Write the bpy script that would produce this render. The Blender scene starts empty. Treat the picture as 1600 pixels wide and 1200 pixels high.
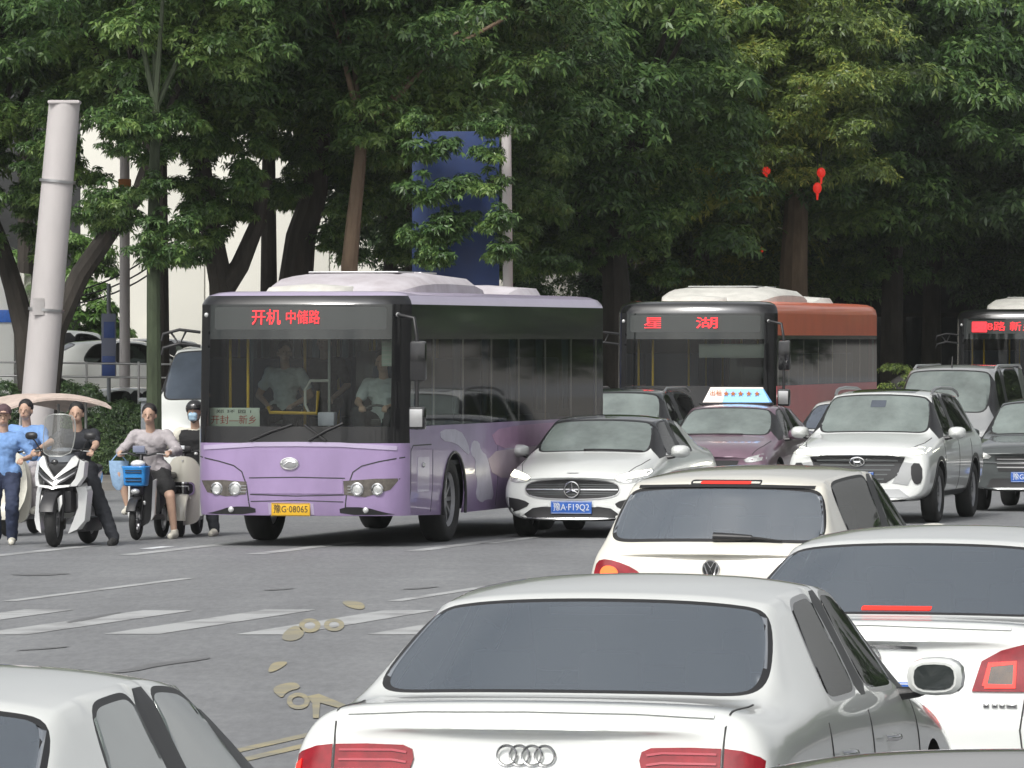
import bpy, bmesh, math, random
import numpy as np
from mathutils import Vector, Matrix, Quaternion
from mathutils.bvhtree import BVHTree

random.seed(7)
PI = math.pi
S = bpy.context.scene
C = S.collection

# ------------------------------------------------------------------ camera
CAMH, FPX, HORIZ = 2.38, 10500.0, 530.0       # camera height, focal length and horizon row for a 1600 px wide picture
cam_d = bpy.data.cameras.new("camera"); cam = bpy.data.objects.new("camera", cam_d); C.objects.link(cam)
S.camera = cam
cam_d.sensor_width = 36.0; cam_d.lens = 36.0 * FPX / 1600.0
cam_d.clip_start = 0.5; cam_d.clip_end = 4000
cam.location = (0, 0, CAMH)
cam.rotation_euler = (PI / 2 - math.atan((600 - HORIZ) / FPX), 0, 0)

# ------------------------------------------------------------------ world, sun, exposure
world = bpy.data.worlds.new("World"); S.world = world; world.use_nodes = True
wn = world.node_tree; wn.nodes.clear()
sky = wn.nodes.new("ShaderNodeTexSky"); sky.sky_type = 'NISHITA'; sky.sun_disc = False
SUN_EL, SUN_AZ = math.radians(48), math.radians(205)
sky.sun_elevation = SUN_EL; sky.sun_rotation = SUN_AZ
sky.air_density = 1.0; sky.dust_density = 6.0; sky.ozone_density = 1.0
hs = wn.nodes.new("ShaderNodeHueSaturation"); hs.inputs["Saturation"].default_value = 0.14
bg = wn.nodes.new("ShaderNodeBackground"); bg.inputs["Strength"].default_value = 0.15
wo = wn.nodes.new("ShaderNodeOutputWorld")
wtc = wn.nodes.new("ShaderNodeTexCoord"); wno = wn.nodes.new("ShaderNodeTexNoise"); wno.inputs["Scale"].default_value = 3.2; wno.inputs["Detail"].default_value = 7; wno.inputs["Distortion"].default_value = .4
wrp = wn.nodes.new("ShaderNodeValToRGB"); wrp.color_ramp.elements[0].position = .36; wrp.color_ramp.elements[0].color = (.62, .64, .68, 1); wrp.color_ramp.elements[1].position = .64; wrp.color_ramp.elements[1].color = (1.28, 1.27, 1.24, 1)
wmx = wn.nodes.new("ShaderNodeMixRGB"); wmx.blend_type = 'MULTIPLY'; wmx.inputs[0].default_value = 1.0      # broken overcast, the same all round the sky
wn.links.new(wtc.outputs["Generated"], wno.inputs["Vector"]); wn.links.new(wno.outputs["Fac"], wrp.inputs[0])
wn.links.new(sky.outputs[0], hs.inputs["Color"]); wn.links.new(hs.outputs[0], wmx.inputs[1]); wn.links.new(wrp.outputs[0], wmx.inputs[2]); wn.links.new(wmx.outputs[0], bg.inputs["Color"]); wn.links.new(bg.outputs[0], wo.inputs[0])
sun_d = bpy.data.lights.new("sun", 'SUN'); sun = bpy.data.objects.new("sun", sun_d); C.objects.link(sun)
sun_d.energy = 1.5; sun_d.angle = math.radians(10); sun_d.color = (1.0, 0.96, 0.9)
_sd = Vector((math.sin(SUN_AZ) * math.cos(SUN_EL), math.cos(SUN_AZ) * math.cos(SUN_EL), math.sin(SUN_EL)))
sun.rotation_euler = _sd.to_track_quat('Z', 'Y').to_euler()
S.view_settings.view_transform = 'Standard'; S.view_settings.look = 'None'
S.view_settings.gamma = 1.0; S.view_settings.use_curve_mapping = False
S.view_settings.exposure = 0.12
try:
    S.cycles.max_bounces = 8; S.cycles.transparent_max_bounces = 16
except Exception: pass

HEAD = math.radians(13)                         # the road runs 13 degrees to the right of the line of sight
def at(px, py, Y):                              # a pixel of the photograph at depth Y, as a point of the place
    return Vector(((px - 800) / FPX * Y, Y, CAMH - (py - HORIZ) / FPX * Y))

# ------------------------------------------------------------------ materials
MATS = {}
def mat(name, col, rough=0.5, metal=0.0, coat=0.0, noise=0.0, nscale=6.0, bump=0.0, bscale=60.0, emit=None, estr=0.0, ior=1.5, col2=None, sheen=0.0, stretch=None):
    if name in MATS: return MATS[name]
    m = bpy.data.materials.new(name); m.use_nodes = True; MATS[name] = m
    nt = m.node_tree; b = nt.nodes["Principled BSDF"]
    b.inputs["Base Color"].default_value = (*col, 1); b.inputs["Roughness"].default_value = rough
    b.inputs["Metallic"].default_value = metal; b.inputs["IOR"].default_value = ior
    b.inputs["Coat Weight"].default_value = coat; b.inputs["Coat Roughness"].default_value = 0.04
    if emit: b.inputs["Emission Color"].default_value = (*emit, 1); b.inputs["Emission Strength"].default_value = estr
    if noise > 0 or col2 or bump > 0:
        tc = nt.nodes.new("ShaderNodeTexCoord"); vec = tc.outputs["Object"]
        if stretch:
            mp = nt.nodes.new("ShaderNodeMapping"); mp.inputs["Scale"].default_value = stretch
            nt.links.new(vec, mp.inputs[0]); vec = mp.outputs[0]
    if noise > 0 or col2:
        n = nt.nodes.new("ShaderNodeTexNoise"); n.inputs["Scale"].default_value = nscale; n.inputs["Detail"].default_value = 6 if name != "asphalt" else 14
        n.inputs["Roughness"].default_value = 0.62
        nt.links.new(vec, n.inputs["Vector"])
        r = nt.nodes.new("ShaderNodeValToRGB"); nt.links.new(n.outputs["Fac"], r.inputs[0])
        r.color_ramp.elements[0].position = 0.35; r.color_ramp.elements[1].position = 0.68
        c2 = col2 if col2 else tuple(min(1, c * (1 + noise)) for c in col)
        c1 = col if col2 else tuple(c * (1 - noise) for c in col)
        r.color_ramp.elements[0].color = (*c1, 1); r.color_ramp.elements[1].color = (*c2, 1)
        nt.links.new(r.outputs[0], b.inputs["Base Color"])
    if bump > 0:
        n2 = nt.nodes.new("ShaderNodeTexNoise"); n2.inputs["Scale"].default_value = bscale; n2.inputs["Detail"].default_value = 4
        nt.links.new(vec, n2.inputs["Vector"])
        bp = nt.nodes.new("ShaderNodeBump"); bp.inputs["Strength"].default_value = bump; bp.inputs["Distance"].default_value = 0.02
        nt.links.new(n2.outputs["Fac"], bp.inputs["Height"]); nt.links.new(bp.outputs[0], b.inputs["Normal"])
    return m

def glass_mat(name, tint, rough=0.02, ior=1.5, dirt_sheen=0.0, dcol=(.35, .35, .33)):
    if name in MATS: return MATS[name]
    m = bpy.data.materials.new(name); m.use_nodes = True; MATS[name] = m
    nt = m.node_tree; nt.nodes.clear()
    o = nt.nodes.new("ShaderNodeOutputMaterial"); mx = nt.nodes.new("ShaderNodeMixShader")
    fr = nt.nodes.new("ShaderNodeFresnel"); fr.inputs[0].default_value = ior
    t = nt.nodes.new("ShaderNodeBsdfTransparent"); t.inputs[0].default_value = (*tint, 1)
    g = nt.nodes.new("ShaderNodeBsdfGlossy"); g.inputs["Roughness"].default_value = rough
    nt.links.new(fr.outputs[0], mx.inputs[0]); nt.links.new(t.outputs[0], mx.inputs[1]); nt.links.new(g.outputs[0], mx.inputs[2])
    last = mx.outputs[0]
    if dirt_sheen > 0:
        d = nt.nodes.new("ShaderNodeBsdfDiffuse"); d.inputs[0].default_value = (*dcol, 1)
        m2 = nt.nodes.new("ShaderNodeMixShader"); m2.inputs[0].default_value = dirt_sheen
        nt.links.new(last, m2.inputs[1]); nt.links.new(d.outputs[0], m2.inputs[2]); last = m2.outputs[0]
    nt.links.new(last, o.inputs[0])
    return m

def lining(name):
    nt = MATS[name].node_tree; out = [n for n in nt.nodes if n.type == 'OUTPUT_MATERIAL'][0]; src = out.inputs[0].links[0].from_socket
    g = nt.nodes.new("ShaderNodeNewGeometry"); d = nt.nodes.new("ShaderNodeBsdfDiffuse"); d.inputs[0].default_value = (.06, .06, .058, 1); mx = nt.nodes.new("ShaderNodeMixShader")
    nt.links.new(g.outputs["Backfacing"], mx.inputs[0]); nt.links.new(src, mx.inputs[1]); nt.links.new(d.outputs[0], mx.inputs[2]); nt.links.new(mx.outputs[0], out.inputs[0])
def M(n): return MATS[n]
mat("white_paint", (.72, .74, .715), .28, 0, 1.0, noise=.025, nscale=2.0)
mat("cream_paint", (.70, .68, .60), .28, 0, 1.0, noise=.03, nscale=2.0)
mat("silver_paint", (.42, .43, .43), .3, .35, 1.0, noise=.04)
mat("beige_grey_paint", (.30, .28, .255), .3, .3, 1.0, noise=.04)
mat("mauve_paint", (.20, .125, .165), .28, .2, 1.0, noise=.06)
mat("dark_green_paint", (.025, .035, .032), .25, .2, 1.0)
mat("grey_green_paint", (.09, .10, .10), .25, .3, 1.0)
mat("black_paint", (.012, .012, .013), .15, 0, 1.0)
mat("car_glass", (.030, .036, .036), .03, 0, .6, ior=1.52)
mat("windscreen_glass", (.16, .19, .178), .05, 0, 1.0, ior=1.6, noise=.35, nscale=1.3)  # sky reflection put into the base colour and its mottling
mat("blue_grey_glass", (.075, .090, .115), .04, 0, 1.0, ior=1.6, noise=.2, nscale=1.5)
mat("sunroof_glass", (.02, .022, .022), .06, 0, .8)
mat("black_trim", (.018, .018, .019), .42)
mat("seam", (.03, .03, .03), .6)
mat("chrome", (.72, .72, .72), .14, 1.0)
mat("satin_metal", (.5, .5, .5), .32, .9)
mat("rubber", (.018, .018, .018), .75, bump=.2, bscale=90)
mat("rim", (.35, .35, .36), .3, .8)
mat("underbody", (.012, .012, .012), .8)
mat("red_lens", (.26, .006, .014), .2, 0, .35, noise=.25, nscale=14, ior=1.35)
mat("red_lens_ridge", (.42, .03, .05), .2, 0, .3)
mat("red_glow", (.5, .02, .01), .3, emit=(1.0, .03, .02), estr=1.1)
mat("orange_glow", (.5, .1, .01), .3, emit=(1.0, .13, .02), estr=1.4)
mat("lamp_housing", (.13, .115, .10), .25, .3, .8, noise=.3, nscale=20)
mat("amber_dark", (.06, .03, .01), .2, 0, .8, noise=.4, nscale=20)
mat("clear_lens", (.55, .56, .55), .12, .3, 1.0, noise=.3, nscale=25)
mat("headlight_glow", (.9, .9, .75), .2, emit=(1.0, .98, .74), estr=5.0)
mat("led_red", (.4, .01, .01), .4, emit=(1.0, .03, .04), estr=2.2)
mat("led_board", (.045, .05, .048), .35, 0, .5)
mat("blue_plate", (.03, .13, .50), .4, noise=.2, nscale=12)
mat("yellow_plate", (.72, .42, .02), .4)
mat("white_letter", (.75, .78, .8), .5)
mat("black_letter", (.02, .02, .02), .5)
mat("purple_paint", (.32, .235, .41), .36, 0, .5, noise=.13, nscale=1.6, stretch=(1, 1, .4))
mat("pale_purple_paint", (.47, .40, .56), .32, 0, .6, noise=.05, nscale=1.5)
mat("bus_red", (.78, .17, .075), .38, 0, .5, noise=.07, nscale=1.5)
mat("bus_red_dark", (.52, .07, .085), .38, 0, .5, noise=.07, nscale=1.5)
mat("bus_black", (.010, .010, .011), .16, 0, .6)
mat("ac_white", (.62, .61, .56), .55, noise=.12, nscale=4)
mat("ac_purple", (.60, .57, .60), .55, col2=(.44, .40, .42), nscale=2.5)
glass_mat("bus_screen", (.66, .72, .68), .03, 1.42, dirt_sheen=.01)
glass_mat("bus_side_glass", (.24, .33, .42), .03, 1.42, dirt_sheen=.01)  # blue tint paints the reflected blue band into the glass
glass_mat("wind_shield_clear", (.80, .84, .87), .05, 1.5, dirt_sheen=.22)
mat("bus_interior", (.07, .075, .075), .7)
mat("bus_ceiling", (.22, .24, .23), .6)
mat("seat_blue", (.05, .07, .12), .6)
mat("yellow_rail", (.70, .42, .02), .35)
mat("grey_rail", (.35, .36, .34), .35, .4)
mat("card_white", (.62, .66, .58), .6)
mat("red_letter", (.45, .05, .03), .6)
mat("curtain", (.20, .24, .23), .8)
mat("louvre", (.50, .58, .50), .5)
mat("asphalt", (.215, .220, .226), .62, noise=.08, nscale=.7, bump=.12, bscale=12)
mat("skin", (.52, .34, .25), .55, noise=.06, nscale=10)
mat("hair", (.012, .010, .010), .5, bump=.4, bscale=200)
mat("bark", (.040, .034, .028), .9, noise=.4, nscale=5, bump=.9, bscale=14, stretch=(1, 1, .25))
mat("bark_green", (.045, .060, .032), .9, noise=.4, nscale=5, bump=.8, bscale=14, stretch=(1, 1, .3))
mat("bark_tan", (.17, .12, .08), .9, noise=.35, nscale=3, bump=.6, bscale=14, stretch=(1, 1, .3))
mat("pale_pole", (.50, .47, .46), .6, noise=.08, nscale=1.5, stretch=(1, 1, .3))

glass_mat("rear_glass", (.42, .47, .50), .015, 3.0, dirt_sheen=.26, dcol=(.27, .32, .38))  # bluish diffuse share paints the sky's reflection onto the rear windows
glass_mat("side_glass", (.28, .31, .30), .015, 1.38, dirt_sheen=.02)
mat("seat_grey", (.16, .155, .15), .8); mat("seat_tan", (.20, .17, .14), .7); mat("cabin_dark", (.035, .035, .035), .8)
for q_ in ("white_paint", "cream_paint", "silver_paint"): lining(q_)
# ------------------------------------------------------------------ helpers
def setp(o, label=None, cat=None, group=None, kind=None):
    if label: o["label"] = label
    if cat: o["category"] = cat
    if group: o["group"] = group
    if kind: o["kind"] = kind
    return o
def empty(name, loc, rz=0.0, label=None, cat=None, group=None):
    o = bpy.data.objects.new(name, None); C.objects.link(o); o.location = loc; o.rotation_euler = (0, 0, rz)
    o.empty_display_size = .2
    return setp(o, label, cat, group)
def link(name, me, parent=None, m=None):
    o = bpy.data.objects.new(name, me); C.objects.link(o)
    if parent: o.parent = parent
    if m is not None:
        if len(me.materials): me.materials.clear()
        for q in (m if isinstance(m, (list, tuple)) else [m]): me.materials.append(M(q) if isinstance(q, str) else q)
    return o
def fin(name, bm, m, parent=None, smooth=True, sharp=35):
    bmesh.ops.recalc_face_normals(bm, faces=bm.faces[:])
    if smooth:
        lim = math.radians(sharp)
        for f in bm.faces: f.smooth = True
        for e in bm.edges:
            if len(e.link_faces) == 2 and e.calc_face_angle(0) > lim: e.smooth = False
    me = bpy.data.meshes.new(name); bm.to_mesh(me); bm.free()
    return link(name, me, parent, m)
def box(bm, c, s, bev=0.0, rot=None):
    r = bmesh.ops.create_cube(bm, size=1.0); vs = r["verts"]
    bmesh.ops.scale(bm, vec=s, verts=vs)
    if bev > 0:
        es = list({e for v in vs for e in v.link_edges})
        rr = bmesh.ops.bevel(bm, geom=es, offset=bev, segments=2, profile=.6, affect='EDGES')
        vs = list({v for f in rr["faces"] for v in f.verts} | {v for v in vs if v.is_valid})
    if rot: bmesh.ops.rotate(bm, cent=(0, 0, 0), matrix=rot, verts=vs)
    bmesh.ops.translate(bm, vec=c, verts=vs)
    return vs
def islands(name, bm, m, parent, smooth=False):
    """every connected piece of bm becomes an object of its own"""
    left = set(bm.faces); k = 0
    while left:
        st = [left.pop()]; comp = set(st)
        while st:
            f = st.pop()
            for v in f.verts:
                for g in v.link_faces:
                    if g in left: left.discard(g); comp.add(g); st.append(g)
        b = bmesh.new(); mp_ = {}
        for f in comp:
            try: q = b.faces.new([mp_[v] if v in mp_ else mp_.setdefault(v, b.verts.new(v.co)) for v in f.verts]); q.smooth = smooth
            except ValueError: pass
        me = bpy.data.meshes.new(name); b.to_mesh(me); b.free(); link(name, me, parent, m); k += 1
def boxo(name, c, s, m, parent=None, bev=0.01, rot=None):
    bm = bmesh.new(); box(bm, c, s, bev, rot); return fin(name, bm, m, parent)
def tube(bm, pts, rad, seg=8, closed=False, caps=True):
    pts = [Vector(p) for p in pts]; n = len(pts)
    if not hasattr(rad, "__len__"): rad = [rad] * n
    rings = []; prev = None
    for i in range(n):
        if closed: t = pts[(i + 1) % n] - pts[i - 1]
        else: t = pts[min(i + 1, n - 1)] - pts[max(i - 1, 0)]
        t.normalize()
        if prev is None:
            u = t.orthogonal().normalized()
        else:
            u = (prev - t * prev.dot(t)).normalized()
        prev = u; v = t.cross(u)
        rings.append([bm.verts.new(pts[i] + (u * math.cos(a) + v * math.sin(a)) * rad[i]) for a in [2 * PI * k / seg for k in range(seg)]])
    m = n if closed else n - 1
    for i in range(m):
        a, b = rings[i], rings[(i + 1) % n]
        for k in range(seg): bm.faces.new((a[k], a[(k + 1) % seg], b[(k + 1) % seg], b[k]))
    if caps and not closed:
        bm.faces.new(rings[0][::-1]); bm.faces.new(rings[-1])
def tubeo(name, pts, rad, m, parent=None, seg=8, closed=False):
    bm = bmesh.new(); tube(bm, pts, rad, seg, closed); return fin(name, bm, m, parent, sharp=50)
def loft(bm, rings, cap=True, closed=True):
    R = [[bm.verts.new(p) for p in r] for r in rings]
    n = len(R[0])
    for a, b in zip(R[:-1], R[1:]):
        for k in range(n if closed else n - 1): bm.faces.new((a[k], a[(k + 1) % n], b[(k + 1) % n], b[k]))
    if cap and closed: bm.faces.new(R[0][::-1]); bm.faces.new(R[-1])
    return R
def ring(c, u, v, ru, rv, n=16, p=2.0):
    c, u, v = Vector(c), Vector(u), Vector(v); out = []
    for k in range(n):
        a = 2 * PI * k / n; ca, sa = math.cos(a), math.sin(a)
        out.append(c + u * (ru * math.copysign(abs(ca) ** (2 / p), ca)) + v * (rv * math.copysign(abs(sa) ** (2 / p), sa)))
    return out
def ellipsoid(bm, c, r, rot=None, sub=3):
    q = bmesh.ops.create_icosphere(bm, subdivisions=sub, radius=1.0); vs = q["verts"]
    bmesh.ops.scale(bm, vec=r, verts=vs)
    if rot: bmesh.ops.rotate(bm, cent=(0, 0, 0), matrix=rot, verts=vs)
    bmesh.ops.translate(bm, vec=c, verts=vs); return vs
def ello(name, c, r, m, parent=None, rot=None, sub=3):
    bm = bmesh.new(); ellipsoid(bm, c, r, rot, sub); return fin(name, bm, m, parent)
def lathe(bm, prof, cx, cy, cz, axis='x', seg=28):
    n = len(prof); R = []
    for k in range(seg):
        a = 2 * PI * k / seg; row = []
        for (t, r) in prof:
            if axis == 'x': row.append(bm.verts.new((cx + t, cy + r * math.cos(a), cz + r * math.sin(a))))
            elif axis == 'y': row.append(bm.verts.new((cx + r * math.cos(a), cy + t, cz + r * math.sin(a))))
            else: row.append(bm.verts.new((cx + r * math.cos(a), cy + r * math.sin(a), cz + t)))
        R.append(row)
    for k in range(seg):
        a, b = R[k], R[(k + 1) % seg]
        for i in range(n - 1): bm.faces.new((a[i], a[i + 1], b[i + 1], b[i]))
def cells(outline, grid):
    bm = bmesh.new(); vs = [bm.verts.new((u, v, 0)) for u, v in outline]; bm.faces.new(vs)
    us = [p[0] for p in outline]; ws = [p[1] for p in outline]
    gu, gv = (grid, grid) if not hasattr(grid, "__len__") else grid
    for ax, lo, hi, g in ((0, min(us), max(us), gu), (1, min(ws), max(ws), gv)):
        k = max(1, int((hi - lo) / g))
        for i in range(1, k):
            co = [0, 0, 0]; co[ax] = lo + (hi - lo) * i / k; no = [0, 0, 0]; no[ax] = 1
            bmesh.ops.bisect_plane(bm, geom=bm.verts[:] + bm.edges[:] + bm.faces[:], dist=1e-6, plane_co=co, plane_no=no)
    return bm
def shell(name, outline, fn, thick, m, parent=None, grid=.06, smooth=True):
    """polygon outline (u,v) -> surface fn(u,v), with sides running back along 'thick'"""
    bm = cells(outline, grid); th = Vector(thick)
    for v in bm.verts: v.co = fn(v.co.x, v.co.y)
    faces = bm.faces[:]
    be = [e for e in bm.edges if len(e.link_faces) == 1]
    for f in faces: f.smooth = smooth
    r = bmesh.ops.extrude_edge_only(bm, edges=be)
    nv = [g for g in r["geom"] if isinstance(g, bmesh.types.BMVert)]
    for v in nv: v.co += th
    for e in be: e.smooth = False
    bmesh.ops.recalc_face_normals(bm, faces=bm.faces[:])
    c = sum((f.normal * f.calc_area() for f in faces if f.is_valid), Vector())
    if c.dot(th) > 0: bmesh.ops.reverse_faces(bm, faces=bm.faces[:])
    me = bpy.data.meshes.new(name); bm.to_mesh(me); bm.free()
    return link(name, me, parent, m)
DIRS = {'rear': Vector((0, 1, 0)), 'front': Vector((0, -1, 0)), 'right': Vector((-1, 0, 0)), 'left': Vector((1, 0, 0)), 'top': Vector((0, 0, -1))}
def proj_fn(bvh, side, off):
    d = DIRS[side]
    def fn(u, v):
        if side in ('rear', 'front'): o = Vector((u, 0, v))
        elif side in ('right', 'left'): o = Vector((0, u, v))
        else: o = Vector((u, v, 0))
        h = bvh.ray_cast(o - d * 12, d)
        if h[0] is None:
            best = None
            for t in range(0, 60):
                tt = -3.2 + t * .11; q = bvh.find_nearest(o + d * tt)
                dd = (q[0] - (o + d * tt)).length
                if best is None or dd < best[0]: best = (dd, q[0])
            return best[1] - d * off
        return h[0] - d * off
    return fn
def panel(name, bvh, side, outline, m, parent, off=.006, thick=.02, grid=.05):
    if name.endswith('seam'): off, thick = max(off, .003), .006
    return shell(name, outline, proj_fn(bvh, side, off), DIRS[side] * (thick + off), m, parent, min(grid, .045))
def mir(o): return [(-u, v) for u, v in o][::-1]
def stroke(pts, w):
    P = [Vector((p[0], p[1])) for p in pts]; L, R = [], []
    for i, p in enumerate(P):
        t = (P[min(i + 1, len(P) - 1)] - P[max(i - 1, 0)]).normalized(); n = Vector((-t.y, t.x)) * w / 2
        L.append(tuple(p + n)); R.append(tuple(p - n))
    return L + R[::-1]
def rrect(x0, z0, x1, z1, r, n=4):
    out = []
    for cx, cz, a0 in ((x1 - r, z1 - r, 0), (x0 + r, z1 - r, 90), (x0 + r, z0 + r, 180), (x1 - r, z0 + r, 270)):
        for k in range(n + 1):
            a = math.radians(a0 + 90 * k / n); out.append((cx + r * math.cos(a), cz + r * math.sin(a)))
    return out
def smooth_poly(pts, it=2):
    for _ in range(it):
        q = []
        for i in range(len(pts)):
            a, b = pts[i], pts[(i + 1) % len(pts)]
            q += [(a[0] * .75 + b[0] * .25, a[1] * .75 + b[1] * .25), (a[0] * .25 + b[0] * .75, a[1] * .25 + b[1] * .75)]
        pts = q
    return pts
DG = None
def evaluated(o):
    dg = bpy.context.evaluated_depsgraph_get(); dg.update()
    return bpy.data.meshes.new_from_object(o.evaluated_get(dg), preserve_all_data_layers=False, depsgraph=dg)
def text(name, body, size, mtx, m, parent, extrude=.002, width=None, bold=0.0):
    cu = bpy.data.curves.new(name, 'FONT'); cu.body = body; cu.size = size; cu.extrude = extrude; cu.align_x = 'CENTER'; cu.align_y = 'CENTER'
    cu.resolution_u = 2; cu.offset = bold
    t = bpy.data.objects.new(name, cu); C.objects.link(t); me = evaluated(t); bpy.data.objects.remove(t)
    if width and len(me.vertices):
        xs = [v.co.x for v in me.vertices]; w = max(xs) - min(xs); c = (max(xs) + min(xs)) / 2
        for v in me.vertices: v.co.x = (v.co.x - c) * width / w
    me.transform(mtx)
    return link(name, me, parent, m)
def face_mtx(c, side, tilt=0.0):
    """text plane: looks at the viewer who sees that side of the thing"""
    rz = {'rear': 0, 'front': PI, 'right': PI / 2, 'left': -PI / 2}[side]
    return Matrix.Translation(c) @ Matrix.Rotation(rz, 4, 'Z') @ Matrix.Rotation(PI / 2 - tilt, 4, 'X')
def hit(bvh, side, u, v, off=0.0): return proj_fn(bvh, side, off)(u, v)

def plate(root, bvh, side, u, v, m, body, lm, w=.44, h=.14, off=.02):
    p = hit(bvh, side, u, v, off); d = DIRS[side]
    o = boxo("license_plate", p, (w, .012, h), m, root, .004)
    t = text("plate_number", body, h * .72, face_mtx(p - d * .009, side), lm, o, .001, w * .88)
    b = bmesh.new()
    q = [(p.x + a * (w / 2 - .008), p.y - d.y * .007, p.z + c * (h / 2 - .008)) for a, c in ((-1, -1), (1, -1), (1, 1), (-1, 1))]
    tube(b, q, .003, 4, True); fin("plate_border", b, lm, o)
    return o

# ------------------------------------------------------------------ cars
def seddef(L, W, H):
    s = L / 4.7; w = W / .92; k = H / 1.43
    T = [ # yl, yb, yt, hw, zb, zbelt, hwb, zt, hwt, drop
     [-2.345, -2.27, -2.245, .83, .32, .88, .80, .955, .70, .02],
     [-2.32, -2.22, -2.20, .905, .26, .90, .86, 1.045, .78, .035],
     [-2.14, -2.09, -2.10, .915, .23, .93, .87, 1.050, .79, .03],
     [-1.90, -1.86, -1.86, .92, .21, .955, .875, 1.040, .79, .03],
     [-1.62, -1.50, -1.60, .92, .20, .965, .875, 1.045, .80, .02],
     [-1.10, -1.02, -.84, .92, .19, .968, .875, 1.385, .645, .045],
     [-1.00, -.95, -.60, .92, .19, .967, .875, 1.412, .648, .05],
     [-.50, -.50, -.38, .92, .19, .965, .875, 1.425, .65, .05],
     [-.14, -.14, -.14, .92, .19, .962, .87, 1.436, .652, .055],
     [-.04, -.04, -.05, .92, .19, .960, .87, 1.438, .652, .055],
     [.40, .40, .20, .92, .19, .950, .87, 1.425, .65, .05],
     [.92, .80, .44, .92, .19, .94, .865, 1.388, .64, .045],
     [1.22, 1.14, 1.16, .92, .19, .925, .845, 1.00, .775, .03],
     [1.50, 1.45, 1.45, .915, .20, .905, .82, .965, .68, .03],
     [1.95, 1.92, 1.92, .905, .20, .84, .79, .90, .62, .04],
     [2.22, 2.18, 2.18, .885, .20, .74, .81, .80, .68, .05],
     [2.33, 2.28, 2.28, .80, .22, .68, .73, .72, .60, .03]]
    return [[a[0]*s, a[1]*s, a[2]*s, a[3]*w, a[4], a[5]*k, a[6]*w, a[7]*k, a[8]*w, a[9]] for a in T], dict(rw=(4, 5), ws=(11, 12), side=((6, 8), (9, 11)), axles=(-1.36 * s, 1.40 * s))
def hatchdef(L, W, H):
    s = L / 4.05; w = W / .84; k = H / 1.46
    T = [
     [-2.02, -1.97, -1.93, .76, .32, .88, .74, .93, .68, .02],
     [-1.99, -1.92, -1.90, .835, .26, .91, .79, .965, .75, .02],
     [-1.86, -1.80, -1.86, .84, .22, .94, .80, 1.00, .765, .02],
     [-1.62, -1.50, -1.50, .84, .20, .955, .80, 1.375, .645, .035],
     [-1.45, -1.34, -1.42, .84, .20, .955, .80, 1.425, .635, .045],
     [-1.1, -1.0, -1.0, .84, .19, .952, .80, 1.455, .63, .05],
     [-.50, -.50, -.50, .84, .19, .948, .80, 1.47, .63, .05],
     [-.14, -.14, -.14, .84, .19, .945, .80, 1.47, .63, .05],
     [-.04, -.04, -.05, .84, .19, .945, .80, 1.47, .63, .05],
     [.35, .35, .15, .84, .19, .94, .80, 1.455, .62, .05],
     [.82, .70, .38, .84, .19, .93, .795, 1.41, .60, .05],
     [1.10, 1.04, 1.02, .84, .19, .92, .775, 1.01, .70, .03],
     [1.35, 1.3, 1.3, .835, .20, .90, .75, .96, .62, .03],
     [1.70, 1.66, 1.66, .82, .20, .82, .72, .88, .56, .04],
     [1.92, 1.88, 1.88, .78, .20, .72, .68, .77, .50, .04],
     [2.01, 1.96, 1.96, .74, .22, .66, .68, .70, .56, .03]]
    return [[a[0]*s, a[1]*s, a[2]*s, a[3]*w, a[4], a[5]*k, a[6]*w, a[7]*k, a[8]*w, a[9]] for a in T], dict(rw=(2, 3), ws=(10, 11), side=((4, 7), (8, 10)), axles=(-1.22 * s, 1.25 * s))
def suvdef(L, W, H):
    s = L / 4.77; w = W / .945; k = H / 1.70
    T = [
     [-2.38, -2.32, -2.28, .72, .42, 1.04, .70, 1.10, .60, .02],
     [-2.34, -2.26, -2.24, .88, .33, 1.08, .82, 1.14, .70, .03],
     [-2.20, -2.10, -2.16, .93, .29, 1.10, .86, 1.18, .74, .03],
     [-1.95, -1.88, -1.90, .942, .27, 1.105, .87, 1.58, .62, .05],
     [-1.78, -1.70, -1.78, .945, .27, 1.10, .88, 1.63, .62, .05],
     [-1.2, -1.2, -1.2, .945, .26, 1.10, .89, 1.675, .635, .05],
     [-.55, -.55, -.55, .945, .26, 1.095, .89, 1.695, .64, .05],
     [-.12, -.12, -.12, .945, .26, 1.09, .89, 1.70, .64, .05],
     [-.02, -.02, -.03, .945, .26, 1.09, .89, 1.70, .64, .05],
     [.45, .45, .25, .945, .26, 1.085, .89, 1.685, .63, .05],
     [.98, .86, .52, .945, .26, 1.08, .885, 1.65, .655, .05],
     [1.24, 1.16, 1.18, .945, .26, 1.07, .87, 1.145, .79, .03],
     [1.55, 1.5, 1.5, .94, .27, 1.05, .85, 1.115, .70, .03],
     [2.00, 1.98, 1.98, .93, .27, .985, .83, 1.045, .66, .03],
     [2.25, 2.22, 2.22, .935, .28, .94, .85, .985, .74, .03],
     [2.37, 2.33, 2.33, .88, .30, .84, .80, .88, .68, .03]]
    return [[a[0]*s, a[1]*s, a[2]*s, a[3]*w, a[4], a[5]*k, a[6]*w, a[7]*k, a[8]*w, a[9]] for a in T], dict(rw=(2, 3), ws=(10, 11), side=((4, 7), (8, 10)), axles=(-1.38 * s, 1.40 * s))
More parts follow.
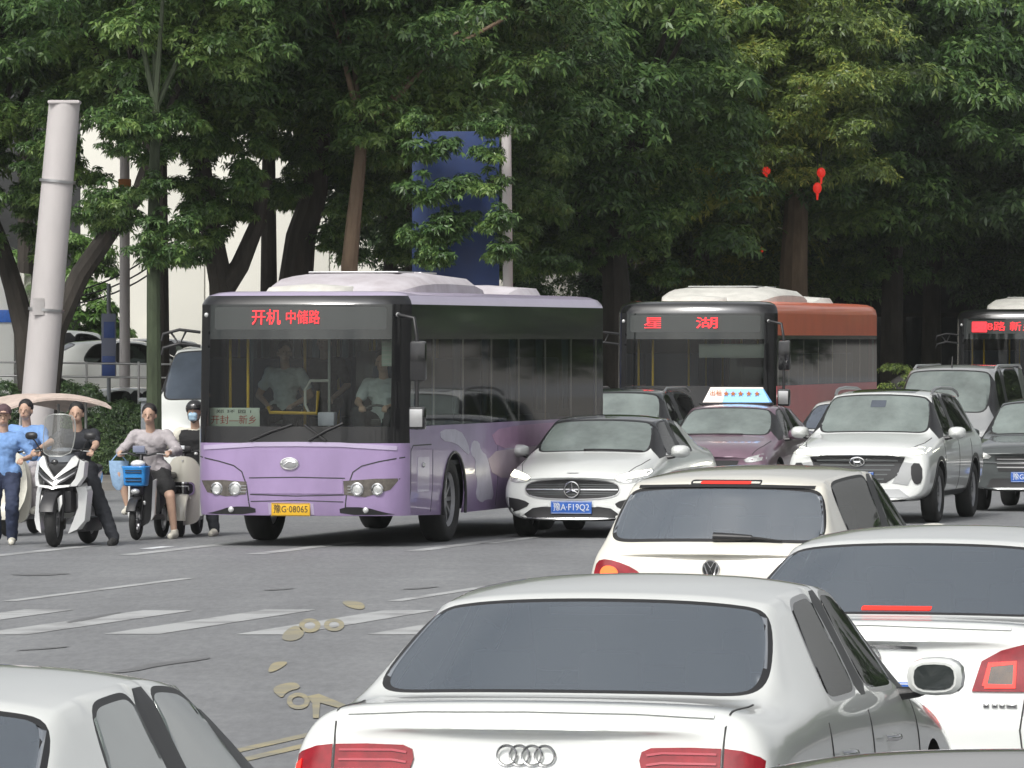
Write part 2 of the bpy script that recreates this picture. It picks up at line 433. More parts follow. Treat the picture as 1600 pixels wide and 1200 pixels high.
def vandef(L, W, H):
    s = L / 4.9; w = W / .90; k = H / 1.95
    T = [
     [-2.45, -2.42, -2.36, .74, .40, 1.12, .74, 1.72, .56, .04],
     [-2.42, -2.38, -2.30, .86, .32, 1.14, .83, 1.86, .66, .05],
     [-2.30, -2.26, -2.14, .895, .28, 1.15, .865, 1.92, .70, .06],
     [-1.6, -1.6, -1.6, .90, .27, 1.15, .87, 1.95, .71, .06],
     [-1.5, -1.5, -1.5, .90, .27, 1.15, .87, 1.95, .71, .06],
     [-.9, -.9, -.9, .90, .27, 1.15, .87, 1.95, .71, .06],
     [-.35, -.35, -.35, .90, .27, 1.15, .87, 1.95, .71, .06],
     [.3, .3, .3, .90, .27, 1.14, .87, 1.95, .71, .06],
     [.42, .42, .40, .90, .27, 1.14, .87, 1.95, .71, .06],
     [.9, .9, .7, .90, .27, 1.13, .87, 1.93, .70, .06],
     [1.35, 1.2, .98, .90, .27, 1.12, .865, 1.885, .72, .05],
     [1.75, 1.70, 1.72, .90, .27, 1.10, .84, 1.19, .78, .03],
     [2.05, 2.0, 2.0, .89, .28, 1.03, .82, 1.09, .66, .03],
     [2.28, 2.24, 2.24, .87, .28, .92, .79, .97, .60, .03],
     [2.40, 2.36, 2.36, .82, .28, .80, .74, .84, .56, .03],
     [2.45, 2.41, 2.41, .70, .30, .70, .62, .73, .46, .03]]
    return [[a[0]*s, a[1]*s, a[2]*s, a[3]*w, a[4], a[5]*k, a[6]*w, a[7]*k, a[8]*w, a[9]] for a in T], dict(rw=(1, 2), ws=(10, 11), side=((4, 7), (8, 10)), axles=(-1.5 * s, 1.55 * s))
DEFS = dict(sedan=seddef, hatch=hatchdef, suv=suvdef, van=vandef)

def wheel_mesh(r, w):
    bm = bmesh.new(); h = w / 2
    lathe(bm, [(-h * .7, r * .62), (-h, r * .70), (-h, r * .90), (-h * .8, r * .985), (-h * .3, r), (h * .3, r), (h * .8, r * .985), (h, r * .90), (h, r * .70), (h * .7, r * .62)], 0, 0, 0)
    bmesh.ops.recalc_face_normals(bm, faces=bm.faces[:])
    for f in bm.faces: f.smooth = True
    me = bpy.data.meshes.new("tyre"); bm.to_mesh(me); bm.free(); me.materials.append(M("rubber"))
    bm = bmesh.new()
    lathe(bm, [(h * .55, r * .56), (h * .8, r * .64), (h * .55, r * .66), (-h * .6, r * .62)], 0, 0, 0)
    lathe(bm, [(h * .15, r * .01), (h * .55, r * .02), (h * .55, r * .13), (h * .3, r * .15)], 0, 0, 0, seg=12)
    for k in range(10):
        a = 2 * PI * k / 10
        box(bm, (h * .38, math.cos(a) * r * .36, math.sin(a) * r * .36), (h * .3, r * .46, r * .085), 0, Matrix.Identity(3)) if False else None
        vs = box(bm, (0, 0, 0), (h * .3, r * .48, r * .09))
        bmesh.ops.translate(bm, vec=(h * .38, r * .36, 0), verts=vs)
        bmesh.ops.rotate(bm, cent=(0, 0, 0), matrix=Matrix.Rotation(a, 3, 'X'), verts=vs)
    bmesh.ops.recalc_face_normals(bm, faces=bm.faces[:])
    m2 = bpy.data.meshes.new("rim"); bm.to_mesh(m2); bm.free(); m2.materials.append(M("rim"))
    return me, m2
WH = {}
def add_wheels(root, xs, ys, r, w, steer=0.0):
    key = (round(r, 3), round(w, 3))
    if key not in WH: WH[key] = wheel_mesh(r, w)
    t, rm = WH[key]
    for y in ys:
        for sx in (-1, 1):
            o = link("wheel", t, root); o.location = (sx * xs, y, r)
            o.rotation_euler = (0, 0, (0 if sx > 0 else PI) + (steer if y > 0 else 0))
            q = link("rim", rm, o)

def car(kind, L, W, H, loc, heading, label, paint, group=None, cat="car", name=None, ws="windscreen_glass", rw="car_glass", sg="side_glass", trim="black_trim", sub=2, wr=.33, roofm=None, black_roof=False, steer=0.0, mirrors=True, bow=.10):
    T, I = DEFS[kind](L, W, H)
    names = dict(sedan="white_sedan", hatch="hatchback", suv="suv", van="van")
    root = empty(name or names[kind], (loc[0], loc[1], loc[2] if len(loc) > 2 else 0), -heading, label, cat, group)
    n = len(T)
    bm = bmesh.new(); rings = []
    for i, (yl, yb, yt, hw, zb, zB, hb, zt, ht, dr) in enumerate(T):
        end = min(i, n - 1 - i)
        b = bow * (1 if i < n / 2 else -1) * (-1)
        P = [(0, yl, zb), (hw * .80, yl, zb), (hw * .965, yl, zb + .13), (hw, yl, zb * .45 + zB * .55), (hw * .985, (yl + yb) / 2, zB - .11),
             (hb, yb, zB), (ht, yt, zt - dr), (ht * .74, yt, zt - dr * .35), (ht * .38, yt, zt - dr * .08), (0, yt, zt)]
        out = []
        for (x, y, z) in P:
            t = min(1, abs(x) / (W))
            y2 = y + b * (1 - t * t) * (1.0 if end <= 2 else (1.0 if (i in (I['rw'][0], I['rw'][1], I['ws'][0], I['ws'][1])) and z > zB else .3))
            out.append((x, y2, z))
        full = out + [(-x, y, z) for (x, y, z) in out[8:0:-1]]
        rings.append([bm.verts.new(p) for p in full])
    NR = 18
    cl = bm.edges.layers.float.get("crease_edge") or bm.edges.layers.float.new("crease_edge")
    for i in range(n - 1):
        for k in range(NR):
            f = bm.faces.new((rings[i][k], rings[i][(k + 1) % NR], rings[i + 1][(k + 1) % NR], rings[i + 1][k]))
            j = k if k < 9 else 17 - k        # segment j..j+1 on the half profile
            right = k < 9
            mi = 0
            if (i, i + 1) == I['rw'] and j in (6, 7, 8): mi = 2
            elif (i, i + 1) == I['ws'] and j in (6, 7, 8): mi = 1
            elif j == 5:
                for q, (a, c) in enumerate(I['side']):
                    if a <= i < c: mi = 3 + q * 2 + (0 if right else 1)
                if i == I['side'][0][1]: mi = 8        # B pillar
                if i == I['ws'][0]: mi = 8             # mirror triangle
            elif black_roof and j in (6, 7, 8) and I['rw'][1] <= i < I['ws'][0]: mi = 9
            elif j in (0,): mi = 7
            f.material_index = mi
    for (e, bsign) in ((0, -1), (n - 1, 1)):
        R = rings[e]; cen = [R[0]] + [bm.verts.new((0, (R[j].co.y + bsign * .02), R[j].co.z)) for j in range(1, 9)] + [R[9]]
        for sgn in (0, 1):
            g = (lambda j: R[j] if (sgn == 0 or j in (0, 9)) else R[18 - j])
            for j in range(9):
                vs = [g(j), g(j + 1), cen[j + 1], cen[j]]
                u = []
                for v in vs:
                    if v not in u: u.append(v)
                if len(u) >= 3: bm.faces.new(u)
    def cre(v1, v2, c):
        e_ = bm.edges.get((v1, v2))
        if e_: e_[cl] = max(e_[cl], c)
    for i in range(n):
        for j in range(9):
            for k in (j, 17 - j):
                a_, b_2 = rings[i][k], rings[i][(k + 1) % NR]
                if j >= 6 and i in (*I['rw'], *I['ws']): cre(a_, b_2, .75 if i != I['rw'][1] else .45)
                if j == 5 and any(i in s_ for s_ in I['side']): cre(a_, b_2, .3)
                if i in (1, n - 2): cre(a_, b_2, .22)
                if i in (0, n - 1): cre(a_, b_2, .4)
    for i in range(n - 1):
        for j in (5, 6):
            for k in (j, 18 - j):
                if j == 5: cre(rings[i][k], rings[i + 1][k], .45 if I['rw'][0] <= i < I['ws'][1] else .2)
                elif I['rw'][0] <= i < I['ws'][1]: cre(rings[i][k], rings[i + 1][k], .55)
    bmesh.ops.recalc_face_normals(bm, faces=bm.faces[:])
    me = bpy.data.meshes.new("body"); bm.to_mesh(me); bm.free()
    ml = [paint, ws, rw, sg, sg, sg, sg, "underbody", "black_trim", roofm or "black_paint", trim]
    for q in ml: me.materials.append(M(q))
    for p in me.polygons: p.use_smooth = True
    tmp = bpy.data.objects.new("tmp", me); C.objects.link(tmp)
    sm = tmp.modifiers.new("s", 'SUBSURF'); sm.levels = sub; sm.render_levels = sub
    cb = bmesh.new()
    for y in I['axles']:
        for sx in (-1, 1):
            r_ = bmesh.ops.create_cone(cb, cap_ends=True, segments=36, radius1=wr + .05, radius2=wr + .05, depth=.42)
            bmesh.ops.rotate(cb, cent=(0, 0, 0), matrix=Matrix.Rotation(PI / 2, 3, 'Y'), verts=r_["verts"])
            bmesh.ops.translate(cb, vec=(sx * (W - .06), y, wr + .01), verts=r_["verts"])
    cme = bpy.data.meshes.new("cut"); 
    for f in cb.faces: f.material_index = 7
    cb.to_mesh(cme); cb.free()
    for q in ml: cme.materials.append(M(q))
    cut = bpy.data.objects.new("cut", cme); C.objects.link(cut)
    bo = tmp.modifiers.new("b", 'BOOLEAN'); bo.object = cut; bo.operation = 'DIFFERENCE'; bo.solver = 'EXACT'
    res = evaluated(tmp)
    bpy.data.objects.remove(tmp); bpy.data.objects.remove(cut)
    bm = bmesh.new(); bm.from_mesh(res)
    bvh = BVHTree.FromBMesh(bm)
    for mi in range(1, 7):
        fs = [f for f in bm.faces if f.material_index == mi]
        if fs:
            fset = set(fs)
            bed = [e_ for f in fs for e_ in f.edges if sum(1 for g_ in e_.link_faces if g_ in fset) == 1]
            nb_ = {}
            for e_ in bed:
                nb_.setdefault(e_.verts[0], []).append(e_.verts[1]); nb_.setdefault(e_.verts[1], []).append(e_.verts[0])
            for it in range((5 if mi > 2 else 4) * (2 if sub > 2 else 1)):
                new = {v: v.co * .5 + (q_[0].co + q_[1].co) * .25 for v, q_ in nb_.items() if len(q_) == 2}
                for v, c_ in new.items(): v.co = c_
            r_ = bmesh.ops.inset_region(bm, faces=fs, thickness=.022 if mi > 2 else .03, depth=-.001, use_even_offset=False, use_boundary=True)
            for f in r_["faces"]: f.material_index = 10 if mi > 2 else 8
    nm = {1: "windscreen", 2: "rear_window", 3: "side_window", 4: "side_window", 5: "side_window", 6: "side_window"}
    bm.faces.ensure_lookup_table()
    for mi in range(1, 7):
        b2 = bm.copy()
        bmesh.ops.delete(b2, geom=[f for f in b2.faces if f.material_index != mi], context='FACES')
        if len(b2.faces):
            m3 = bpy.data.meshes.new(nm[mi]); 
            for f in b2.faces: f.smooth = True; f.material_index = 0
            b2.to_mesh(m3); link(nm[mi], m3, root, ml[mi])
        b2.free()
    # trims as their own mesh
    b2 = bm.copy(); bmesh.ops.delete(b2, geom=[f for f in b2.faces if f.material_index != 10], context='FACES')
    for f in b2.faces: f.material_index = 0
    islands("window_trim", b2, trim, root)
    b2.free()
    bmesh.ops.delete(bm, geom=[f for f in bm.faces if f.material_index in (1, 2, 3, 4, 5, 6, 10)], context='FACES')
    for f in bm.faces:
        f.material_index = {0: 0, 7: 1, 8: 2, 9: 3}.get(f.material_index, 0)
        f.smooth = f.material_index != 1
    for e in bm.edges:
        if len(e.link_faces) == 2 and e.calc_face_angle(0) > math.radians(38): e.smooth = False
    m3 = bpy.data.meshes.new("body"); bm.to_mesh(m3); bm.free()
    link("body", m3, root, [paint, "underbody", "black_trim", roofm or "black_paint"])
    add_wheels(root, W - .13, I['axles'], wr, .21, steer)
    if sub > 2 or sg == "side_glass":
        bk = dict(sedan=-1.45, hatch=-1.55, suv=-1.7, van=-2.0)[kind]
        lift = 0.12 if kind in ("suv", "van") else 0
        boxo("cabin_floor", (0, -.1, .50 + lift), (W * 1.8, L * .62, .04), "cabin_dark", root, 0)
        boxo("parcel_shelf", (0, bk + .30, .90 + lift), (W * 1.6, .55, .03), "cabin_dark", root, .01)
        boxo("dashboard", (0, 1.0 * L / 4.7, .88 + lift), (W * 1.6, .35, .16), "cabin_dark", root, .04)
        for y_, hh_, xs_ in ((-.75 if kind != "van" else -.9, .98, (-.42, 0, .42)), (.22, 1.02, (-.38, .38))):
            for xx in xs_:
                w_ = .40 if len(xs_) == 3 else .46
                st_ = boxo("seat_back", (xx, y_, .72 + lift), (w_, .13, .56), "seat_grey", root, .04, Matrix.Rotation(.18, 3, 'X'))
                boxo("headrest", (xx, y_ - .06, hh_ + .12 + lift), (.25, .10, .17), "seat_grey", st_, .04)
        swb = bmesh.new(); tube(swb, [(-.38 + .17 * math.cos(t_), .72 - .05 * math.sin(t_), .90 + lift + .16 * math.sin(t_)) for t_ in [2 * PI * k_ / 20 for k_ in range(20)]], .013, 6, True); fin("steering_wheel", swb, "black_trim", root)
        boxo("inner_mirror", (0, .42 * L / 4.7, H - .17), (.22, .03, .06), "black_trim", root, .01)
    # arch lips
    if mirrors:
        zB = T[I['ws'][0]][5]; yM = T[I['ws'][0]][1] - .02
        for sx in (-1, 1):
            b = bmesh.new(); cx = sx * (W + .10); cz = zB + .065
            rr = []
            for t, s1, s2 in ((-.085, .80, .80), (-.07, .98, .95), (0, 1, 1), (.06, .80, .82), (.11, .45, .5), (.125, .15, .2)):
                rr.append(ring((cx + sx * .0, yM + t, cz), (sx, 0, 0), (0, 0, 1), .115 * s1, .078 * s2, 16, 2.8))
            loft(b, rr)
            mo = fin("side_mirror", b, paint if paint != "mauve_paint" else "mauve_paint", root)
            b = bmesh.new(); R = ring((cx, yM - .088, cz), (1, 0, 0), (0, 0, 1), .083, .052, 16, 3); b.faces.new([b.verts.new(p) for p in R]); fin("mirror_glass", b, "car_glass", mo)
            b = bmesh.new(); tube(b, [(sx * (W - .08), yM + .02, zB - .01), (sx * (W + .02), yM + .01, zB + .0), (sx * (W + .06), yM, cz - .04)], [.03, .022, .03], 8); fin("mirror_arm", b, "black_trim", mo)
    return root, bvh, T, I
def rings4(n): return None
# ================================================================== the setting
def add_paint_wear(name, col, worn, scale=3.0, thr=(.42, .60)):
    m = mat(name, worn, .6, col2=col, nscale=scale)
    r = [n for n in m.node_tree.nodes if n.type == 'VALTORGB'][0]
    r.color_ramp.elements[0].position, r.color_ramp.elements[1].position = thr
    return m
add_paint_wear("white_marking", (.42, .43, .43), (.26, .262, .265), 1.2, (.36, .52))
add_paint_wear("yellow_line_and_reflection", (.36, .315, .19), (.26, .245, .19), 2)
mat("pavement", (.20, .19, .175), .8, noise=.15, nscale=1.5, bump=.3)
mat("kerb_stone", (.30, .29, .27), .8, noise=.15)
mat("wall_cream", (.72, .71, .64), .75, noise=.035, nscale=.35)
mat("wall_joint", (.40, .39, .36), .8)
mat("shaded_brick", (.035, .033, .032), .85, noise=.4, nscale=2)  # shade under the trees put into the hall's wall colour
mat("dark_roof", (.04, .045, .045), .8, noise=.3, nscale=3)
mat("eave_cream", (.42, .39, .33), .75, noise=.1)
mat("dark_window", (.015, .018, .02), .15, 0, .5)
mat("lantern_red", (.55, .02, .015), .5, emit=(1, .04, .02), estr=.35)
mat("tar", (.15, .152, .155), .55, noise=.15)
m = mat("asphalt", (0, 0, 0))
# broad worn lanes in the asphalt, long along the road
nt = m.node_tree; b_ = nt.nodes["Principled BSDF"]
old = b_.inputs["Base Color"].links[0].from_socket
tc = nt.nodes.new("ShaderNodeTexCoord"); mp = nt.nodes.new("ShaderNodeMapping"); mp.inputs["Rotation"].default_value = (0, 0, HEAD); mp.inputs["Scale"].default_value = (.9, .06, 1)
n2 = nt.nodes.new("ShaderNodeTexNoise"); n2.inputs["Scale"].default_value = 1.0; n2.inputs["Detail"].default_value = 5
mx = nt.nodes.new("ShaderNodeMixRGB"); mx.blend_type = 'MULTIPLY'; mx.inputs[0].default_value = .7
rp = nt.nodes.new("ShaderNodeValToRGB"); rp.color_ramp.elements[0].position = .35; rp.color_ramp.elements[1].position = .65
rp.color_ramp.elements[0].color = (.82, .82, .83, 1); rp.color_ramp.elements[1].color = (1.08, 1.08, 1.08, 1)
nt.links.new(tc.outputs["Object"], mp.inputs[0]); nt.links.new(mp.outputs[0], n2.inputs["Vector"]); nt.links.new(n2.outputs["Fac"], rp.inputs[0])
n3 = nt.nodes.new("ShaderNodeTexNoise"); n3.inputs["Scale"].default_value = 1.0; n3.inputs["Detail"].default_value = 9; n3.inputs["Roughness"].default_value = .75
mp3 = nt.nodes.new("ShaderNodeMapping"); mp3.inputs["Scale"].default_value = (14, 2.2, 1); nt.links.new(tc.outputs["Object"], mp3.inputs[0]); nt.links.new(mp3.outputs[0], n3.inputs["Vector"])
r3 = nt.nodes.new("ShaderNodeValToRGB"); r3.color_ramp.elements[0].position = .3; r3.color_ramp.elements[1].position = .7; r3.color_ramp.elements[0].color = (.74, .74, .75, 1); r3.color_ramp.elements[1].color = (1.2, 1.2, 1.19, 1)
nt.links.new(n3.outputs["Fac"], r3.inputs[0]); mx3 = nt.nodes.new("ShaderNodeMixRGB"); mx3.blend_type = 'MULTIPLY'; mx3.inputs[0].default_value = 1.0
nt.links.new(old, mx3.inputs[1]); nt.links.new(r3.outputs[0], mx3.inputs[2]); old = mx3.outputs[0]
nt.links.new(old, mx.inputs[1]); nt.links.new(rp.outputs[0], mx.inputs[2]); nt.links.new(mx.outputs[0], b_.inputs["Base Color"])

def poly(name, pts, z, m, parent=None, thick=0):
    bm = bmesh.new(); f = bm.faces.new([bm.verts.new((x, y, z)) for x, y in pts])
    if thick:
        e = bmesh.ops.extrude_face_region(bm, geom=[f]); bmesh.ops.translate(bm, vec=(0, 0, -thick), verts=[g for g in e["geom"] if isinstance(g, bmesh.types.BMVert)])
    return fin(name, bm, m, parent, False)
setp(poly("ground", [(-1500, -300), (1500, -300), (1500, 2800), (-1500, 2800)], -.004, "pavement"), kind="structure")
road = setp(poly("road", [(-90, -60), (90, -60), (130, 400), (-60, 400)], 0, "asphalt"), kind="structure")
setp(poly("pavement", [(-60, 101), (-2, 106), (1.5, 121), (6, 128), (14, 146), (40, 150), (80, 160), (80, 300), (-60, 300)], .13, "pavement", thick=.14), kind="structure")
fl = Vector((math.sin(HEAD), math.cos(HEAD))); fn_ = Vector((fl.y, -fl.x))
def stripe(parent, name, x, y, w, l, m, z=.004, h=None):
    d = fl if h is None else Vector((math.sin(h), math.cos(h)))
    a = Vector((x - w / 2, y)); b = Vector((x + w / 2, y))
    return poly(name, [a, b, b + d * l, a + d * l], z, m, parent)
cw = setp(empty("crosswalk", (0, 0, 0)), kind="structure")
for k in range(-9, 12):
    stripe(cw, "stripe", -3.07 + k * 1.06, 54.2 + random.uniform(-.15, .15), .45, 5.0, "white_marking")
lm = setp(empty("lane_markings", (0, 0, 0)), kind="structure")
for x, y in ((-5.85, 73.0), (-4.25, 74), (-2.85, 74.3), (-1.1, 75.4), (-7.4, 72)):
    stripe(lm, "lane_dash", x, y, .22, 4.6, "white_marking")
stripe(lm, "lane_dash", -4.15, 76.2, .16, .9, "white_letter")
stripe(lm, "lane_dash", -.3, 78.2, .18, 3.0, "white_marking")
for q in range(6): stripe(lm, "lane_dash", -1.1 - 15 * math.tan(HEAD) + q * 3.5, 61, .14, 6, "white_marking")
yl = setp(empty("yellow_double_line", (0, 0, 0)), kind="structure")
for dx in (-.13, .13): stripe(yl, "yellow_line", -2.45 + dx, 34.5, .11, 9.5, "yellow_line_and_reflection")
ym = setp(empty("yellow_reflection_marks", (0, 0, 0)), kind="structure")  # window reflections laid flat on the road as yellow shapes
def ground_pt(px, py, z=.004):
    Y = FPX * (CAMH - z) / (py - HORIZ); return Vector(((px - 800) / FPX * Y, Y))
def gpoly(name, pts, m, parent, z=.0065): return poly(name, [ground_pt(*p, z) for p in pts], z, m, parent)
def gring(name, cx, cy, rx, ry, t, m, parent):
    bm = bmesh.new(); N = 20; A = []; B = []
    for k in range(N):
        a = 2 * PI * k / N
        for L_, q in ((A, 1), (B, 1 - t)):
            p = ground_pt(cx + rx * q * math.cos(a), cy + ry * q * math.sin(a), .008); L_.append(bm.verts.new((p.x, p.y, .0065)))
    for k in range(N): bm.faces.new((A[k], A[(k + 1) % N], B[(k + 1) % N], B[k]))
    fin(name, bm, m, parent, False)
gring("yellow_reflection_ring", 484, 977, 17, 11, .5, "yellow_line_and_reflection", ym); gring("yellow_reflection_ring", 522, 976, 16, 10, .5, "yellow_line_and_reflection", ym)
gpoly("yellow_reflection_patch", smooth_poly([(445, 985), (465, 975), (478, 990), (462, 1002), (438, 1000)], 2), "yellow_line_and_reflection", ym)
gpoly("yellow_reflection_patch", smooth_poly([(530, 938), (568, 940), (571, 953), (545, 950)], 2), "yellow_line_and_reflection", ym)
gpoly("yellow_reflection_patch", smooth_poly([(421, 1040), (430, 1034), (452, 1033), (440, 1044), (418, 1053)], 2), "yellow_line_and_reflection", ym)
gpoly("yellow_reflection_patch", smooth_poly([(421, 1074), (460, 1064), (472, 1075), (448, 1080), (440, 1093)], 2), "yellow_line_and_reflection", ym)
gring("yellow_reflection_ring", 466, 1095, 18, 13, .45, "yellow_line_and_reflection", ym)
gpoly("yellow_reflection_patch", [(480, 1088), (498, 1084), (540, 1101), (536, 1108), (500, 1098), (498, 1122), (489, 1122), (488, 1099)], "yellow_line_and_reflection", ym)
tp = setp(empty("tar_patches", (0, 0, 0)), kind="structure")
for P in ([(160, 1052), (215, 1042), (230, 1037), (330, 1026), (325, 1030), (250, 1040), (205, 1050)], [(100, 971), (190, 955), (185, 959), (110, 974)],
          [(400, 922), (470, 918), (440, 922)], [(0, 897), (130, 895), (60, 900)], [(620, 920), (700, 915), (650, 921)], [(0, 1018), (120, 1008), (90, 1013)]):
    gpoly("tar_patch", smooth_poly(P, 1), "tar", tp, .0055)

# --- foliage
def leaf_mat(name, cols, transl=.28):
    m = bpy.data.materials.new(name); m.use_nodes = True; MATS[name] = m; nt = m.node_tree; nt.nodes.clear()
    o = nt.nodes.new("ShaderNodeOutputMaterial"); g = nt.nodes.new("ShaderNodeNewGeometry"); tc = nt.nodes.new("ShaderNodeTexCoord")
    n = nt.nodes.new("ShaderNodeTexNoise"); n.inputs["Scale"].default_value = .55; n.inputs["Detail"].default_value = 3
    nt.links.new(tc.outputs["Object"], n.inputs["Vector"])
    a = nt.nodes.new("ShaderNodeMath"); a.operation = 'MULTIPLY_ADD'; a.inputs[1].default_value = .55; nt.links.new(g.outputs["Random Per Island"], a.inputs[0])
    s = nt.nodes.new("ShaderNodeMath"); s.operation = 'MULTIPLY_ADD'; s.inputs[1].default_value = 1.5; s.inputs[2].default_value = -.52; nt.links.new(n.outputs["Fac"], s.inputs[0])
    nt.links.new(s.outputs[0], a.inputs[2])
    r = nt.nodes.new("ShaderNodeValToRGB"); nt.links.new(a.outputs[0], r.inputs[0])
    els = r.color_ramp.elements; els[0].position = .1; els[0].color = (*cols[0], 1); els[1].position = .95; els[1].color = (*cols[-1], 1)
    for i, c in enumerate(cols[1:-1]): e = els.new(.1 + .85 * (i + 1) / (len(cols) - 1)); e.color = (*c, 1)
    p = nt.nodes.new("ShaderNodeBsdfPrincipled"); p.inputs["Roughness"].default_value = .42; nt.links.new(r.outputs[0], p.inputs["Base Color"])
    t = nt.nodes.new("ShaderNodeBsdfTranslucent"); nt.links.new(r.outputs[0], t.inputs[0])
    mx = nt.nodes.new("ShaderNodeMixShader"); mx.inputs[0].default_value = transl
    nt.links.new(p.outputs[0], mx.inputs[1]); nt.links.new(t.outputs[0], mx.inputs[2]); nt.links.new(mx.outputs[0], o.inputs[0])
leaf_mat("leaf", [(.022, .048, .016), (.062, .130, .036), (.120, .210, .054), (.21, .31, .08)])
leaf_mat("leaf_olive", [(.034, .058, .016), (.10, .158, .036), (.19, .26, .055), (.38, .38, .08)])
leaf_mat("leaf_dark", [(.018, .036, .017), (.042, .083, .034), (.086, .150, .052), (.15, .22, .075)])
leaf_mat("leaf_bright", [(.04, .10, .015), (.08, .17, .03), (.13, .24, .05), (.18, .30, .07)])
def leaf_mesh(name, seed, cents, nrm, L=.15, nl=6, m="leaf"):
    rng = np.random.default_rng(seed); n = len(cents)
    nrm = nrm / np.linalg.norm(nrm, axis=1, keepdims=True)
    ref = np.where(np.abs(nrm[:, 2:3]) < .9, np.array([[0, 0, 1.0]]), np.array([[1.0, 0, 0]]))
    u = np.cross(nrm, ref); u /= np.linalg.norm(u, axis=1, keepdims=True); v = np.cross(nrm, u)
    a0 = rng.uniform(0, 2 * PI, n); V = []
    for k in range(nl):
        a = a0 + 2 * PI * k / nl + rng.normal(0, .25, n); ln = L * rng.uniform(.65, 1.2, n)
        d = u * np.cos(a)[:, None] + v * np.sin(a)[:, None]; s = np.cross(nrm, d)
        tw = rng.normal(0, .45, n)[:, None]; s = s * np.cos(tw) + nrm * np.sin(tw)
        dr = rng.uniform(.1, .5, n)[:, None]; down = np.array([[0, 0, -1.0]])
        base = cents + d * (ln * .06)[:, None]
        mid = cents + d * (ln * .5)[:, None] + down * (ln[:, None] * dr * .35)
        tip = cents + d * ln[:, None] + down * (ln[:, None] * dr)
        w = (ln * .17)[:, None]
        V.append(np.stack([base, mid + s * w, tip, mid - s * w], 1))
    V = np.concatenate(V, 0).reshape(-1, 3); nf = len(V) // 4
    me = bpy.data.meshes.new(name); me.vertices.add(len(V)); me.vertices.foreach_set("co", V.astype(np.float32).ravel())
    me.loops.add(nf * 4); me.loops.foreach_set("vertex_index", np.arange(nf * 4, dtype=np.int32))
    me.polygons.add(nf); me.polygons.foreach_set("loop_start", np.arange(0, nf * 4, 4, dtype=np.int32)); me.polygons.foreach_set("loop_total", np.full(nf, 4, np.int32))
    me.update(); me.materials.append(M(m)); return me
def crown_pts(seed, R, ncl, per, cr):
    rng = np.random.default_rng(seed)
    d = rng.normal(0, 1, (ncl, 3)); d /= np.linalg.norm(d, axis=1, keepdims=True)
    rad = rng.uniform(.15, 1.0, ncl) ** .45
    cc = d * rad[:, None] * np.array(R) * (1 + .07 * rng.normal(0, 1, (ncl, 1)))
    P = []; Nn = []
    for c in cc:
        r = cr * rng.uniform(.6, 1.25); n = int(per * (r / cr) ** 2)
        q = rng.normal(0, 1, (n, 3)); q /= np.linalg.norm(q, axis=1, keepdims=True)
        q[:, 2] = np.where(q[:, 2] < -.35, -q[:, 2] * .6, q[:, 2])
        P.append(c + q * np.array([r, r, r * .62]) * (rng.uniform(.55, 1.05, (n, 1))))
        Nn.append(q + np.array([0, 0, .7]) + rng.normal(0, .35, (n, 3)))
    return np.concatenate(P), np.concatenate(Nn)
CROWN = {}
def crown(kind, m):
    k = (kind, m)
    if k not in CROWN:
        if kind < 3: P, N = crown_pts(10 + kind, (3.4, 2.6, 2.9), 135, 88, .64); CROWN[k] = leaf_mesh("crown", kind, P, N, .145, 6, m)
        elif kind == 9: P, N = crown_pts(40, (.55, .45, .45), 9, 34, .30); CROWN[k] = leaf_mesh("leaf_clump", 9, P, N, .15, 6, m)
    return CROWN[k]
def tree(label, trunk, crowns, bark="bark", m="leaf", clumps=(), name="street_tree", group="street trees behind the buses", r0=.2, kind=0, fork=()):
    """trunk: list of world points, first on the ground; crowns: (x, y, z, scale, kind)"""
    b0 = trunk[0]; root = empty(name, b0, 0, label, "tree", group)
    n = len(trunk); rad = [r0 * (1 - .45 * i / max(1, n - 1)) for i in range(n)]
    tb = bmesh.new(); tube(tb, [p - b0 for p in trunk], rad, 10)
    fin("trunk", tb, bark, root)
    for i, (pts, rr) in enumerate(fork):
        fb = bmesh.new(); tube(fb, [p - b0 for p in pts], [rr * (1 - .5 * i / max(1, len(pts) - 1)) for i in range(len(pts))], 8); fin("limb", fb, bark, root)
    for (c, s, k) in crowns:
        o = link("crown", crown(k, m), root); o.location = c - b0; o.scale = (s, s, s); o.rotation_euler = (0, 0, random.uniform(0, 6.28))
        for q in range(4):
            a = random.uniform(0, 6.28); tip = c - b0 + Vector((math.cos(a) * 1.9 * s, math.sin(a) * 1.6 * s, random.uniform(-.5, 1.6) * s))
            st = trunk[-1] - b0; mid = st.lerp(tip, .5) + Vector((0, 0, .25))
            fb = bmesh.new(); tube(fb, [st - Vector((0, 0, .1)), mid, tip], [rad[-1] * .7, rad[-1] * .4, .03], 7); fin("limb", fb, bark, root)
    for c in clumps:
        o = link("leaf_clump", crown(9, m), root); o.location = c - b0; s = random.uniform(.42, .80); o.scale = (s, s, s); o.rotation_euler = (0, 0, random.uniform(0, 6.28))
    return root
def W(px, py, Y): return at(px, py, Y)
def G(px, Y, z=.13): p = at(px, 530, Y); p.z = z; return p
def clump_rect(x0, x1, y0, y1, Y, n, dy=1.5): return [W(random.uniform(x0, x1), random.uniform(y0, y1), Y + random.uniform(-dy, dy)) for _ in range(n)]

